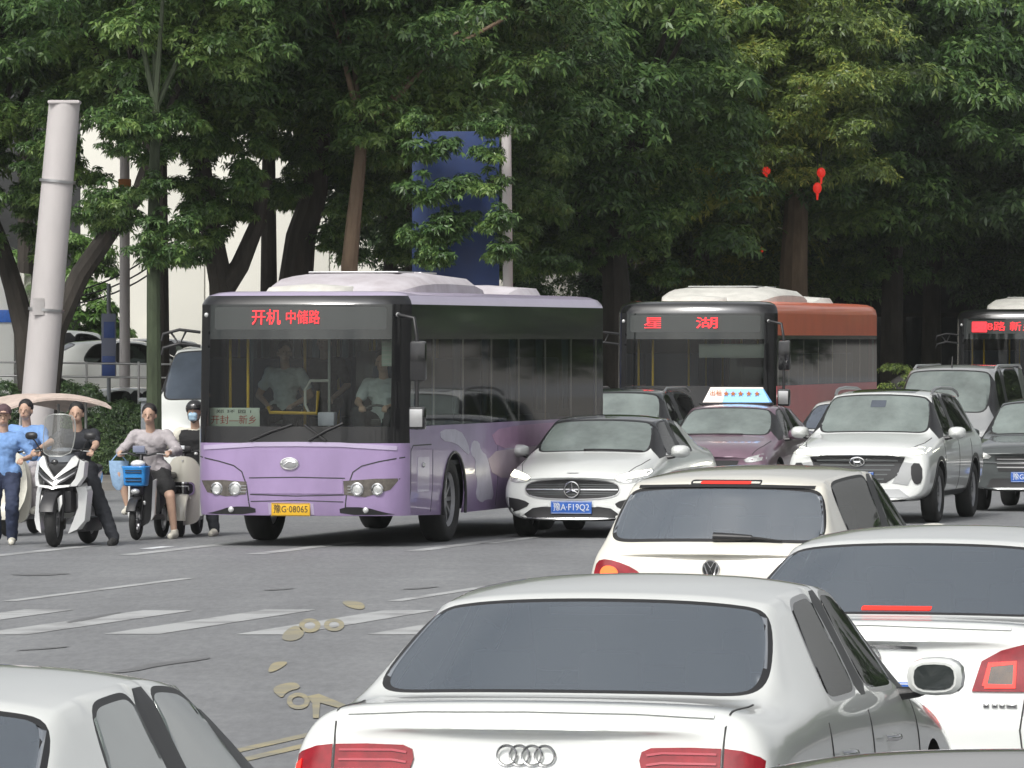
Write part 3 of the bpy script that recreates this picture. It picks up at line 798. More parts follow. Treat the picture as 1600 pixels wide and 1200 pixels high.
tree("tree with a dark trunk bending off the left edge of the picture", [G(58, 112), W(40, 520, 112), W(22, 450, 112), W(0, 380, 112), W(-30, 300, 112)], [(W(-80, 0, 112), 1.0, 0), (W(20, -110, 115), 1.0, 1)], r0=.22,
     clumps=clump_rect(-40, 110, 230, 400, 112, 16))
tree("tree whose bare trunk leans right in front of the cream wall", [G(62, 108), W(85, 520, 108), W(125, 430, 108), W(180, 350, 108), W(218, 300, 108), W(240, 230, 108)], [(W(190, -80, 108), .95, 1), (W(110, -60, 113), .9, 2)], r0=.20,
     clumps=clump_rect(60, 230, 150, 280, 109, 14) + clump_rect(125, 190, 295, 345, 107, 5))
tree("straight slim mossy trunk standing before the cream wall", [G(241, 105), W(240, 400, 105), W(241, 280, 105), W(243, 160, 105)], [(W(300, -110, 106), .8, 0)], bark="bark_green", r0=.125, clumps=[W(235, 372, 104.8), W(262, 350, 104.8), W(238, 290, 104.8), W(245, 395, 104.8)] + clump_rect(180, 300, 130, 255, 105, 9))
tree("tree with a trunk forking low behind the purple bus", [G(350, 110), W(348, 470, 110), W(345, 440, 110), W(330, 360, 110), W(318, 280, 110), W(310, 200, 110)], [(W(360, -50, 110), 1.0, 2), (W(430, 10, 113), .85, 0)], r0=.24,
     fork=[([W(347, 455, 110), W(375, 415, 110), W(402, 350, 110), W(415, 270, 110)], .19)], clumps=clump_rect(290, 440, 190, 330, 110, 18) + clump_rect(310, 400, 325, 375, 109, 7) + [W(305, 398, 109)])
tree("tree with a thick dark trunk rising behind the purple bus roof", [G(462, 113), W(462, 440, 113), W(470, 370, 113), W(492, 300, 113), W(500, 200, 113)], [(W(530, -20, 113), 1.05, 1), (W(600, 80, 117), .9, 2)], r0=.33,
     clumps=clump_rect(440, 640, 200, 330, 113, 20) + clump_rect(500, 560, 320, 400, 112, 8))
tree("tree with a slender tan trunk built from a window reflection above the purple bus", [G(543, 109), W(546, 415, 109), W(553, 340, 109), W(562, 260, 109), W(566, 200, 109)], [(W(640, 10, 110), .85, 0)], bark="bark_tan", r0=.155, clumps=clump_rect(560, 700, 190, 280, 110, 8))  # trunk is a reflected streak given bark and a leafy crown
tree("tree with dense low leaves behind the middle of the purple bus", [G(652, 117), W(650, 400, 117), W(648, 320, 117), W(645, 220, 117)], [(W(740, 110, 121), 1.0, 0), (W(700, 10, 114), .85, 1)], r0=.24,
     clumps=clump_rect(590, 650, 240, 400, 117, 14) + clump_rect(640, 790, 320, 420, 105.6, 9, .2) + clump_rect(640, 770, 180, 300, 105.6, 6, .2) + clump_rect(800, 880, 230, 430, 115, 14))
tree("tree with a dark forked trunk between the purple and red buses", [G(965, 126), W(963, 450, 126), W(960, 400, 126), W(975, 330, 126), W(985, 260, 126)], [(W(900, 90, 124), 1.15, 2), (W(970, 200, 128), 1.0, 1), (W(860, 230, 128), .75, 0)], r0=.3,
     fork=[([W(962, 430, 126), W(930, 400, 126), W(905, 350, 126), W(890, 280, 126)], .17)], clumps=clump_rect(820, 1060, 300, 430, 126, 20))
tree("tree with yellowing leaves above the red bus", [G(1240, 137), W(1240, 420, 137), W(1245, 300, 137), W(1250, 190, 137)], [(W(1180, 60, 134), 1.2, 0), (W(1240, 130, 131), .8, 1)], m="leaf_olive", bark="bark_tan", r0=.34, clumps=[])
tree("dense green tree left of the yellowing tree above the red bus", [G(1090, 140), W(1092, 400, 140), W(1095, 280, 140)], [(W(1060, 130, 136), 1.2, 1), (W(1100, 310, 142), .95, 2)], r0=.28, m="leaf_olive", clumps=clump_rect(1010, 1150, 330, 440, 140, 16))
tree("dark green tree right of the yellowing tree above the red bus", [G(1392, 142), W(1395, 400, 142), W(1400, 280, 142)], [(W(1380, 110, 139), 1.25, 2), (W(1360, 270, 144), .95, 0)], r0=.28, clumps=clump_rect(1290, 1420, 300, 430, 142, 18))
tree("dark green tree above the bus at the right edge", [G(1455, 150), W(1456, 450, 150), W(1470, 330, 150)], [(W(1540, 110, 142), 1.35, 1), (W(1580, 300, 148), 1.0, 2)], m="leaf_dark", r0=.26, clumps=clump_rect(1480, 1640, 330, 440, 148, 14))
BT = ["background tree whose dark leaves fill the top left corner", "background tree high above the leaning bare trunk", "background tree behind the low forking trunk", "background tree behind the thick trunk over the purple bus roof",
      "background tree behind the tail of the purple bus", "background tree above the left half of the red bus", "background tree between the two upper red lanterns and the red bus roof", "tall background tree over the yellowing tree",
      "background tree above the gap between the red bus and the rightmost bus", "background tree in the top right corner", "small background tree low behind the blue banner", "low background tree behind the dark forked trunk", "low background tree over the rightmost bus roof"]
for i, (px, py, Y, s, k) in enumerate(((40, -70, 124, 1.15, 2), (250, -90, 122, 1.1, 0), (420, -40, 124, 1.1, 1), (610, 110, 126, 1.15, 2), (800, 140, 136, 1.3, 0), (1000, 100, 146, 1.45, 1), (1180, 240, 150, 1.2, 2), (1300, 60, 152, 1.5, 0), (1450, 230, 156, 1.35, 1), (1640, 160, 152, 1.4, 2), (720, 330, 134, .72, 1), (940, 330, 140, .8, 2), (1660, 330, 156, .9, 0))):
    c = W(px, py, Y)
    r = tree(BT[i], [G(px, Y), c + Vector((0, 0, -2.2 * s))], [(c, s, k)], m="leaf_dark", r0=.2, name="background_tree", group="background trees behind the street trees")
# trees along the right hand kerb, beside the lanes; they show in the car windows
for i, Y in enumerate((16, 27, 38, 50, 62)):
    x = 15 + Y * .23; c = Vector((x, Y, 6.2))
    tree(["nearest", "second nearest", "middle", "second farthest", "farthest"][i] + " kerbside tree beyond the right edge of the picture", [Vector((x, Y, 0)), Vector((x + .1, Y, 3.4))], [(c, 1.15, i % 3)], m="leaf_dark", r0=.2, name="kerbside_tree", group="kerbside trees right of the lanes")

for i, (x, Y, z, s) in enumerate(((24, 150, 6.5, 1.9), (33, 152, 6.5, 2.0), (43, 150, 6.5, 2.0), (54, 154, 7, 2.2), (68, 156, 7, 2.4), (84, 160, 8, 2.8), (34, 128, 6, 1.6), (46, 120, 6.4, 1.9), (60, 124, 6.6, 2.0))):  # out of view, added to darken reflections in bus and car sides
    tree(["1st", "2nd", "3rd", "4th", "5th", "6th", "7th", "8th", "9th"][i] + " unseen tree added beyond the right edge, counted from the dark hall", [Vector((x, Y, 0)), Vector((x, Y, 3.4))], [(Vector((x, Y, z)), s, i % 3)], m="leaf_dark", r0=.3, name="unseen_tree", group="unseen trees added far right of the picture")
for i, (x, Y, z, s) in enumerate(((-34, -30, 6.5, 1.9), (-25, -34, 6.5, 1.8), (-16, -32, 6.4, 1.8), (-7, -34, 6.2, 1.7), (2, -32, 6.2, 1.8), (11, -34, 6.5, 1.8), (20, -32, 6.4, 1.9), (-46, -30, 6.8, 2.1))):  # out of view, added so the bus glass reflects dark green
    tree(["1st", "2nd", "3rd", "4th", "5th", "6th", "7th", "8th"][i] + " unseen tree added in a row behind the viewpoint", [Vector((x, Y, 0)), Vector((x, Y, 3.4))], [(Vector((x, Y, z)), s, i % 3)], m="leaf_olive" if i % 2 else "leaf", r0=.3, name="unseen_rear_tree", group="unseen trees added behind the viewpoint")
def leafy(name, label, cat, c, R, n, m="leaf_dark", L=.11, core=True, seed=3, group=None, cl=60):
    o = empty(name, (c[0], c[1], 0), 0, label, cat, group)
    P, N = crown_pts(seed, R, cl, n, min(R) * .42)
    P[:, 2] += c[2]; q = link("foliage", leaf_mesh("foliage", seed, P, N, L, 6, m), o)
    if core: ello("branch_core", (0, 0, c[2]), (R[0] * .8, R[1] * .8, R[2] * .8), "shaded_brick", o)
    tubeo("stem", [(0, 0, .02), (0, 0, c[2])], .05, "bark", o)
    return o
leafy("round_bush", "olive green clipped round bush behind the grey van", "bush", (at(1412, 530, 126).x, 126, 1.0), (.55, .5, .9), 60, "leaf_olive", .07)
leafy("green_bush", "bright green bush behind the leaning trunk on the left", "bush", (at(125, 530, 139).x, 139, 2.6), (1.0, .9, 1.9), 90, "leaf_bright", .14, core=False)
leafy("green_bush", "bright green bush at the foot of the left edge tree", "bush", (at(30, 530, 141).x, 141, 2.9), (1.4, .9, 1.5), 80, "leaf_bright", .14, seed=5, core=False)
# hedge in front of the parking place
hd = empty("hedge", (at(90, 530, 112).x, 112, 0), 0, "dark clipped hedge behind the scooter riders", "hedge")
rng = np.random.default_rng(5); n = 9000
hx = rng.uniform(-2.6, 2.25, n); top = np.where(hx < .6, 1.50, 1.50 - (hx - .6) * .35) + .10 * np.sin(hx * 5) + .05 * np.sin(hx * 13)
face = rng.uniform(0, 1, n) < .6
hy = np.where(face, -.5 + rng.normal(0, .05, n), rng.uniform(-.5, .5, n)); hz = np.where(face, rng.uniform(.15, 1, n) * top, top + rng.normal(0, .04, n))
hn = np.where(face[:, None], np.array([[0, -1, .4]]), np.array([[0, 0, 1.0]])) + rng.normal(0, .4, (n, 3))
setp(link("foliage", leaf_mesh("foliage", 6, np.stack([hx, hy, hz], 1), hn, .06, 5, "leaf_dark"), hd), kind="stuff")
boxo("branch_core", (-.2, 0, .60), (4.6, .8, 1.1), "shaded_brick", hd, .05)

# --- buildings
def wall_panel_building():
    Yb = 152; x0 = at(125, 530, Yb).x; x1 = at(905, 530, Yb).x
    o = empty("warehouse", ((x0 + x1) / 2, Yb, 0), 0, "plain cream walled hall behind the trees on the left", "building")
    w = (x1 - x0); n = 4
    boxo("wall", (0, 3.05, 4.1), (w - .02, 6, 8.2), "wall_joint", o, 0)
    for k in range(n):
        pw = w / n
        boxo("wall_panel", (-w / 2 + pw * (k + .5), .025, 4.15), (pw - .03, .05, 8.3), "wall_cream", o, .006)
    boxo("plinth", (0, -.03, .3), (w, .06, .6), "kerb_stone", o, .01)
    boxo("roof", (0, 3, 8.35), (w + .4, 6.4, .14), "wall_joint", o, .02)
    for k in range(3):
        boxo("side_pier", (-w / 2 - .0 + .9 + k * .7, -.12, 1.7), (.12, .16, 2.4), "wall_cream", o, .01) if k < 2 else None
    return o
wall_panel_building()
def gate_building():
    Yb = 158; x0 = at(925, 530, Yb).x; x1 = at(1750, 530, Yb).x; xc = (x0 + x1) / 2; w = x1 - x0
    o = empty("dark_hall", (xc, Yb, 0), 0, "dark shopfront hall with a pale eave under the trees on the right", "building")
    boxo("wall", (0, 3, 3.2), (w, 6, 6.4), "shaded_brick", o, 0)
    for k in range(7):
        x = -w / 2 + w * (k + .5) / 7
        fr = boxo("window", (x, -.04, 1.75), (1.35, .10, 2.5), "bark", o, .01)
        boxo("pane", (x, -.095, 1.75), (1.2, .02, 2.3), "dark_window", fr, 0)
        boxo("column", (x + w / 14, -.12, 2.2), (.22, .24, 4.4), "shaded_brick", o, .02)
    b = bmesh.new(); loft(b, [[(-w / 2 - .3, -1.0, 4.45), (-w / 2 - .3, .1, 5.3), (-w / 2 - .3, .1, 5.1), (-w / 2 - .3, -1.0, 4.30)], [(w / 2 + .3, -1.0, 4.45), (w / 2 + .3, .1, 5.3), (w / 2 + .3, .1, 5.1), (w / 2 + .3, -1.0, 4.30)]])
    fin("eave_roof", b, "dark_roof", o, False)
    xe = at(1212, 530, Yb - 1).x - xc
    b = bmesh.new(); loft(b, [[(xe - .75, -1.35, 4.66), (xe - .75, -1.05, 5.0), (xe - .75, -1.0, 4.55)], [(xe + .65, -1.35, 4.62), (xe + .45, -1.05, 5.0), (xe + .65, -1.0, 4.5)]])
    fin("pale_eave", b, "eave_cream", o, False)
    boxo("fascia", (0, -1.02, 4.36), (w + .6, .06, .12), "dark_roof", o, .01)
    return o
gate_building()
gy = 150
for i, (px, py, h, lab) in enumerate(((1187, 391, .36, "long red lantern under the pale eave"), (1197, 267, .16, "small red lantern among the leaves left of the tan trunk"), (1283, 270, .20, "red lantern among the leaves right of the tan trunk"), (1277, 294, .22, "orange red lantern hanging just below another one"))):
    c = at(px, py, 130 if i else gy); o = empty("red_lantern", c, 0, lab, "lantern", "red lanterns in the trees")
    ello("lantern_body", (0, 0, 0), (.08 if i == 0 else .085, .08, h / 2), "lantern_red", o)
    tubeo("cord", [(0, 0, h / 2), (0, 0, h / 2 + .5)], .008, "black_trim", o); tubeo("tassel", [(0, 0, -h / 2), (0, 0, -h / 2 - .12)], [.03, .015], "lantern_red", o)
# blue banner board with a pale post, window reflection built as a solid object
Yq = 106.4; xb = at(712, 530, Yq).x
o = empty("blue_reflection", (xb, Yq, .0), 0, "tall dark blue banner board and pale post, mirrored in the window glass, among the leaves behind the purple bus", "reflection")
mat("reflection_blue", (.010, .032, .125), .5, noise=.25, nscale=1.0)
boxo("board", (0, 0, 3.62), (1.38, .06, 4.1), "reflection_blue", o, .01)
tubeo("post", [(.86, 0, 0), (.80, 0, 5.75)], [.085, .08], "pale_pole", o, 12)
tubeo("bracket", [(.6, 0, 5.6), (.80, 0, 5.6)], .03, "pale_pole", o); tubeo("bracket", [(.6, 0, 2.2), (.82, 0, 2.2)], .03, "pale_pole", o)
mat("band_orange", (.35, .13, .03), .6)
mat("livery_white0", (.40, .38, .37), .6, noise=.1)
# leaning pale pole at the left, a window reflection given solid form
Yp = 97; a = at(52, 615, Yp); b0 = Vector((at(45, 530, Yp).x, Yp, 0)); t = at(101, 160, Yp)
o = empty("reflection_pole", b0, 0, "thick pale grey pole built from a window reflection, leaning right at the left side", "pole")
tubeo("shaft", [Vector((0, 0, 0)), t - b0 + (t - b0).normalized() * 0.0], [.25, .225], "pale_pole", o, 20)
tubeo("base_flange", [(0, 0, 0), (0, 0, .06)], .36, "satin_metal", o, 20)
q = at(58, 490, Yp) - b0; q.y = -.245
tubeo("pole_band", [t - b0 - (t - b0) * .20, t - b0 - (t - b0) * .193], .262, "satin_metal", o, 20)
tubeo("pole_band", [t - b0 - (t - b0) * .52, t - b0 - (t - b0) * .513], .262, "satin_metal", o, 20)
shell("sticker", rrect(q.x - .05, q.z - .02, q.x + .12, q.z + .22, .01), lambda u, v: Vector((u, -math.sqrt(max(0, .262 ** 2 - (u - q.x - .03) ** 2)) + .0, v)), (0, .01, 0), "livery_white0", o, .03)
boxo("end_cap", (t - b0).to_tuple(), (.46, .46, .05), "pale_pole", o, .02)
# far post
for (px, pt, yb, yt, nm, lab) in ():
    pass
o = empty("lamp_post", G(195, 118), 0, "thin pale street post among the leaves left of the leaning trunk", "post")
tubeo("shaft", [(0, 0, 0), (0, 0, 6.4)], [.10, .085], "pale_pole", o, 12); boxo("orange_band", (0, 0, at(195, 286, 118).z - .13), (.22, .22, .14), "band_orange", o, .02)
# cables
for k, (y0, y1, s) in enumerate(((460, 350, 9), (468, 372, 11), (478, 385, 11))):
    p0, p1 = at(100, y0, 128), at(330, y1 - 40, 128); pts = [p0.lerp(p1, i / 12) - Vector((0, 0, .35 * math.sin(PI * i / 12))) for i in range(13)]
    setp(tubeo("cable", pts, .016, "rubber"), "black cable sagging across the cream wall, %s of three" % ("top", "middle", "lowest")[k], "cable", "cables across the cream wall")
# terrace, railing, cabinet, totem, truck and the parked cars
setp(poly("parking_terrace", [(-30, 123), (at(480, 530, 123).x, 123), (at(500, 530, 150).x, 151), (-34, 151)], .95, "pavement", thick=.82), kind="structure")
PC = "cars parked behind the hedge"
for i, (k, L_, W_, H_, px, Y, z, hd_, p, lab, cat) in enumerate((("suv", 4.5, .9, 1.62, 98, 131, .95, 1.2, "white_paint", "white parked car half hidden by the leaning pole", "car"), ("sedan", 4.6, .9, 1.42, 185, 127, .95, 1.35, "white_paint", "low white parked car behind the blue totem", "car"),
        ("hatch", 4.0, .85, 1.45, 262, 133, .95, 1.3, "silver_paint", "silver parked car right of the blue totem", "car"), ("sedan", 4.5, .9, 1.42, 205, 117, .13, 1.25, "white_paint", "white parked car behind the grey cabinet", "car"))):
    r, bv, T, I = car(k, L_, W_, H_, (at(px, 530, Y).x, Y, z), hd_, lab, p, PC, cat, name="parked_car", sub=2, mirrors=True)
rl = empty("railing", (at(150, 530, 113.5).x, 113.5, 0), 0, "thin metal railing above the hedge", "railing")
for z in (1.95, 1.72): tubeo("rail", [(-2.9, 0, z + .06), (1.7, 0, z)], .018, "satin_metal", rl)
for k in range(6): tubeo("post", [(-2.8 + k * .88, .0, .13), (-2.8 + k * .88, 0, 2.0)], .02, "satin_metal", rl)
cb = empty("electric_cabinet", G(245, 109), 0, "grey steel cabinet behind the rider in the grey shirt", "cabinet")
mat("cabinet_grey", (.20, .22, .235), .5, noise=.08)
boxo("case", (0, 0, .62), (.50, .4, 1.24), "cabinet_grey", cb, .015); boxo("lid", (0, 0, 1.27), (.58, .48, .06), "cabinet_grey", cb, .015)
boxo("door", (-.02, -.205, .62), (.40, .02, 1.0), "cabinet_grey", cb, .008); boxo("vent", (0, -.22, 1.0), (.3, .012, .10), "black_trim", cb, .003)
tm = empty("blue_totem", G(170, 116), 0, "narrow blue and grey sign totem with a thin post above it", "sign")
mat("totem_blue", (.05, .10, .32), .4, noise=.2, nscale=4); mat("totem_grey", (.20, .22, .30), .5)
z1, z0 = at(170, 490, 116).z - .13, at(170, 588, 116).z - .13
boxo("panel", (0, 0, (z0 + z1) / 2), (.25, .08, z1 - z0), "totem_grey", tm, .01); boxo("upper_print", (0.01, -.045, z1 - .28), (.19, .012, .28), "totem_blue", tm, .003); boxo("lower_print", (0, -.045, z0 + .18), (.22, .012, .34), "totem_blue", tm, .003)
tubeo("post", [(0, 0, 0), (0, 0, at(170, 455, 116).z)], .035, "cabinet_grey", tm)
tk = empty("box_truck", (at(-78, 530, 119).x, 119, .13), 0, "white box truck with a blue panel at the far left edge", "truck")
boxo("cargo_box", (0, 2.0, 2.35), (2.3, 4.2, 2.2), "white_paint", tk, .05); boxo("blue_panel", (1.05, -.12, at(5, 494, 119).z - .13), (.36, .02, .22), "blue_plate", tk, .005)
boxo("chassis", (0, 2.0, .85), (2.0, 4.4, .5), "underbody", tk, .05); boxo("bumper", (0, -.25, 1.15), (2.3, .2, .25), "black_trim", tk, .03); add_wheels(tk, .95, (.6, 3.4), .45, .28)
# ================================================================== buses
def bus(name, label, front_mid, heading, L, H, paint, roof_paint, led, group, ac="ac_white", front_low=None, detail=2, side_top=None, plate_txt=None, zwin=1.38):
    Wd = 1.25; h2 = L / 2
    cx = front_mid[0] - math.sin(heading) * h2; cy = front_mid[1] - math.cos(heading) * h2
    root = empty(name, (cx, cy, 0), -heading, label, "bus", group)
    front = [(0, 0), (.28, .007), (.56, .028), (.82, .060), (1.0, .095), (1.08, .125), (1.16, .18), (1.22, .26), (1.25, .36)]   # x, setback
    ys = [h2 - .36, h2 - .52, h2 - 1.42, h2 - 1.50]
    nb = 6; yend = -h2 + .55
    for k in range(nb):
        a = h2 - 1.50 - (h2 - 1.50 - yend) * (k + 1) / nb
        ys += [a + .08, a]
    rear = [(1.25, -h2 + .18), (1.2, -h2 + .06), (1.08, -h2), (.55, -h2 - .02), (0, -h2 - .03)]
    half = [(x, h2 - s, 'f', x) for x, s in front] + [(1.25, y, 's', y) for y in ys[1:]] + [(x, y, 'r', x) for x, y in rear]
    zs = [.36, .52, .80, 1.05, 1.19, zwin, 1.9, 2.38, 2.44, 2.78, H - .10, H - .05, H - .015, H]
    def P(i, z, sx):
        x, y, kind, p = half[i]
        ins = 0 if z <= H - .11 else {0: .02, 1: .06, 2: .15, 3: .30}[min(3, int((z - (H - .11)) / .034))]
        w = (1.25 - ins) / 1.25
        lean = 0
        if kind == 'f': lean = max(0, z - 1.19) * .055 + (.05 if z < .5 else 0)
        elif kind == 's' and y > h2 - 1.0: lean = max(0, z - 1.19) * .055 * (y - (h2 - 1.0)) / .64 * 1
        yy = y - lean
        yy = yy - ins if yy > 0 else yy + ins
        if kind == 's': yy = y - lean
        return Vector((sx * x * w, yy, z))
    B = {}
    allb = bmesh.new()
    def cell(key, a, b, c, d):
        bm = B.setdefault(key, bmesh.new())
        for q in (bm, allb): q.faces.new([q.verts.new(v) for v in (a, b, c, d)])
    n = len(half)
    for sx in (1, -1):
        for i in range(n - 1):
            ka, kb = half[i][2], half[i + 1][2]
            side = ka == 's' or (ka == 'f' and kb == 's')
            for k in range(len(zs) - 1):
                z0, z1 = zs[k], zs[k + 1]; zm = (z0 + z1) / 2; key = 'body'
                fx = (half[i][0] + half[i + 1][0]) / 2
                if i < 8:
                    if zm < 1.19: key = 'front'
                    elif zm < zwin: key = 'apron'
                    elif zm < 2.38: key = 'screen' if fx < 1.12 else 'pillar'
                    elif zm < 2.78: key = 'header' if fx < 1.12 else 'pillar'
                    elif zm < H - .10: key = 'brow'
                    else: key = 'brow' if zm < H - .04 else 'roofedge'
                elif side:
                    if zm < zwin: key = None
                    elif zm < 2.38 or (zm < 2.44):
                        w = half[i][1] - half[i + 1][1]
                        key = 'mullion' if w < .17 or zm > 2.38 else 'win%d_%d' % (i, sx)
                    elif zm < 2.78: key = 'upper'
                    elif zm < H - .10: key = 'rail'
                    else: key = 'rail'
                else:
                    key = 'body' if not (1.5 < zm < 2.38 and fx < 1.0) else 'rearwin'
                    if zm > H - .10: key = 'rail'
                if key is None: continue
                cell(key, P(i, z0, sx), P(i + 1, z0, sx), P(i + 1, z1, sx), P(i, z1, sx))
    # roof
    rf = bmesh.new(); rp = [P(i, H, 1) for i in range(n)]; rp += [P(i, H, -1) for i in range(n - 2, 0, -1)]
    rf.faces.new([rf.verts.new(p + Vector((0, 0, 0))) for p in rp]); fin("roof", rf, roof_paint, root, False)
    fm = dict(body=paint, front=front_low or paint, apron="bus_black", screen="bus_screen", pillar="bus_black", header="header_glass", brow="bus_black", roofedge="bus_black" if side_top else roof_paint, mullion="bus_black", upper="bus_upper", rail=roof_paint, rearwin="car_glass")
    if side_top: fm['upper'] = side_top; fm['mullion'] = "bus_black"
    nmz = dict(body="rear_body", front="front_panel", apron="screen_apron", screen="windscreen", pillar="corner_pillar", header="destination_glass", brow="front_brow", roofedge="roof_edge", mullion="window_pillar", upper="window_header", rail="roof_rail_panel", rearwin="rear_window")
    parts = {}
    for key, bm in B.items():
        bmesh.ops.remove_doubles(bm, verts=bm.verts[:], dist=1e-4)
        if key.startswith('win'): parts[key] = fin("side_window", bm, "bus_side_glass", root, False)
        elif key == 'pillar': bmesh.ops.recalc_face_normals(bm, faces=bm.faces[:]); islands('corner_pillar', bm, fm[key], root, True)
        else: parts[key] = fin(nmz[key], bm, fm[key], root, True, 30)
    # lower side skins with wheel arches
    axf, axr = h2 - 2.45, -h2 + 2.9
    for sx in (1, -1):
        def arcs(yc, r=.55): return [(yc + r * math.cos(t), .5 + r * math.sin(t)) for t in [math.radians(d) for d in np.linspace(-18, 198, 15)]]
        yF = h2 - .36 if sx < 0 else h2 - 1.5
        yR = -h2 + .18
        o = [(yF, .36), (yF, zwin - .002), (yR, zwin - .002), (yR, .36)] + arcs(axr)[::-1] + arcs(axf)[::-1]
        fnn = (lambda u, v, s=sx: Vector((s * (1.25 - (.03 * max(0, (.8 - v) / .44) ** 2)), u, v)))
        lo = shell("side_panel", o, fnn, (-sx * .02, 0, 0), front_low or paint if not side_top else paint, root, .30)
        bm = bmesh.new(); bm.from_mesh(lo.data)
        for f in bm.faces:
            vs = [allb.verts.new(v.co) for v in f.verts]; allb.faces.new(vs)
        bm.free()
        for ax in (axf, axr):
            lip = bmesh.new(); tube(lip, [(sx * 1.25, ax + .555 * math.cos(t), .5 + .555 * math.sin(t)) for t in [math.radians(d) for d in np.linspace(-18, 198, 18)]], .018, 6); fin("arch_lip", lip, "black_trim", root)
    # door leaves on the kerb side, light shows through them
    for y0, y1 in ((h2 - .40, h2 - .93), (h2 - .95, h2 - 1.48)):
        d = boxo("door_leaf", (1.235, (y0 + y1) / 2, .86), (.03, abs(y1 - y0), 1.0), "bus_side_glass", root, 0)
        for y in (y0, y1): boxo("door_frame", (1.24, y, .86), (.045, .05, 1.04), "grey_rail", d, .005)
    bvh = BVHTree.FromBMesh(allb)
    # underbody, floor, interior
    boxo("underbody", (0, -.1, .62), (1.75, L - 1.2, .56), "underbody", root, .03)
    boxo("axle", (0, axf, .45), (2.1, .16, .16), "underbody", root, .02); boxo("axle", (0, axr, .45), (2.1, .3, .3), "underbody", root, .02)
    boxo("floor", (0, -.25, .93), (2.40, L - .9, .05), "bus_interior", root, 0)
    boxo("ceiling", (0, -.25, H - .16), (2.3, L - .7, .03), "bus_ceiling", root, 0)
    add_wheels(root, 1.06, (axf, axr), .50, .29)
    # dashboard and interior fittings
    boxo("dashboard", (0, h2 - .52, 1.12), (2.2, .55, .42), "bus_interior", root, .06)
    if detail:
        for k in range(5):
            y = h2 - 2.3 - k * 1.35
            for sx in (-.8, .8):
                if y < -h2 + 1: continue
                s = boxo("seat", (sx, y, 1.40), (.85, .42, .10), "seat_blue", root, .03); boxo("seat_back", (sx, y - .22, 1.78), (.85, .08, .75), "seat_blue", s, .04)
        for sx, y in ((-.42, h2 - 1.9), (.42, h2 - 1.9), (.42, h2 - 3.4), (-.42, h2 - 3.4), (.42, h2 - 4.9), (-.42, h2 - 4.9), (1.0, h2 - .75), (.75, h2 - .62)):
            tubeo("grab_pole", [(sx, y, .96), (sx, y, H - .18)], .018, "yellow_rail", root)
        for sx in (-.42, .42): tubeo("ceiling_rail", [(sx, h2 - 1.8, 2.62), (sx, -h2 + 1.5, 2.62)], .018, "grey_rail", root)
        boxo("driver_partition", (-.75, h2 - 1.55, 1.6), (.9, .04, 1.3), "bus_side_glass", root, .005)
        for sx in (-1, 1):
            for k in range(1, nb if not side_top else 1):
                a = h2 - 1.50 - (h2 - 1.50 - yend) * k / nb
                b = bmesh.new(); loft(b, [ring((sx * 1.17, a + .04, z), (0, 1, 0), (1, 0, 0), .13 * w, .03, 12, 2) for z, w in ((1.5, .55), (1.8, .8), (2.2, 1.1), (2.40, 1.2))]); fin("curtain", b, "curtain", root)
    # roof air conditioning
    b = bmesh.new()
    Ya, Yb = h2 - 1.6, h2 - 5.6
    prof = ((Ya + .05, .02, .70), (Ya - .15, .10, .84), (Ya - .6, .22, .92), (Ya - 1.2, .27, .95), ((Ya + Yb) / 2, .28, .95), (Yb + .8, .25, .94), (Yb + .25, .14, .90), (Yb, .03, .82))
    loft(b, [[(w * x, y, H - .02 + hh * zz) for x, zz in ((-1, 0), (-.98, .45), (-.86, .80), (-.5, .98), (0, 1), (.5, .98), (.86, .80), (.98, .45), (1, 0))] + [(0, y, H - .03)] for y, hh, w in prof])
    acu = fin("air_conditioner", b, ac, root)
    for y in (Ya - 1.3, Ya - 2.4): boxo("fan_grille", (0, y, H + .243), (1.1, .75, .02), "satin_metal" if ac != "ac_white" else "grey_rail", acu, .01)
    b = bmesh.new(); loft(b, [[(x * w + .25, y, H - .01 + hh * zz) for x, zz in ((-1, 0), (-.9, .7), (0, 1), (.9, .7), (1, 0))] for y, hh, w in ((Ya + .35, .01, .42), (Ya + .25, .09, .5), (Ya - .1, .11, .52), (Ya - .4, .08, .5))]); fin("roof_vent", b, "ac_white", root)
    b = bmesh.new(); loft(b, [[(x * w, y, H - .01 + hh * zz) for x, zz in ((-1, 0), (-.9, .7), (0, 1), (.9, .7), (1, 0))] for y, hh, w in ((-h2 + 2.6, .02, .6), (-h2 + 2.3, .14, .7), (-h2 + 1.3, .15, .7), (-h2 + .9, .03, .6))]); fin("roof_vent", b, ac, root)
    # destination display
    for body, u, w, hgt in led:
        board = None
        c = hit(bvh, 'front', u, 2.62, .012)
        text("display_letters", body, hgt, face_mtx(c, 'front', .055), "led_red", root, .001, w)
    brd = panel("display_board", bvh, 'front', rrect(-1.02, 2.49, 1.02, 2.75, .03), "led_board", root, .003, .003, .3)
    # corner marker lamps
    for sx in (-1, 1): ello("marker_lamp", hit(bvh, 'front', sx * 1.14, 2.66, .005), (.028, .02, .028), "clear_lens", root)
    # wipers
    for a, c in (((.55, 1.22), (.05, 1.40)), ((-.15, 1.22), (-.55, 1.42)),):
        p, q = hit(bvh, 'front', a[0], a[1], .03), hit(bvh, 'front', c[0], c[1], .03); wp = tubeo("windscreen_wiper", [p, p.lerp(q, .5) + Vector((0, .02, .01)), q], .012, "black_trim", root)
    wp = tubeo("windscreen_wiper", [hit(bvh, 'front', -.10, 1.40, .03), hit(bvh, 'front', -.35, 1.22, .03)], .012, "black_trim", root)
    # mirrors: the driver's side pair hangs from an arm, kerb side one stands out on a bracket
    ym = h2 - .30
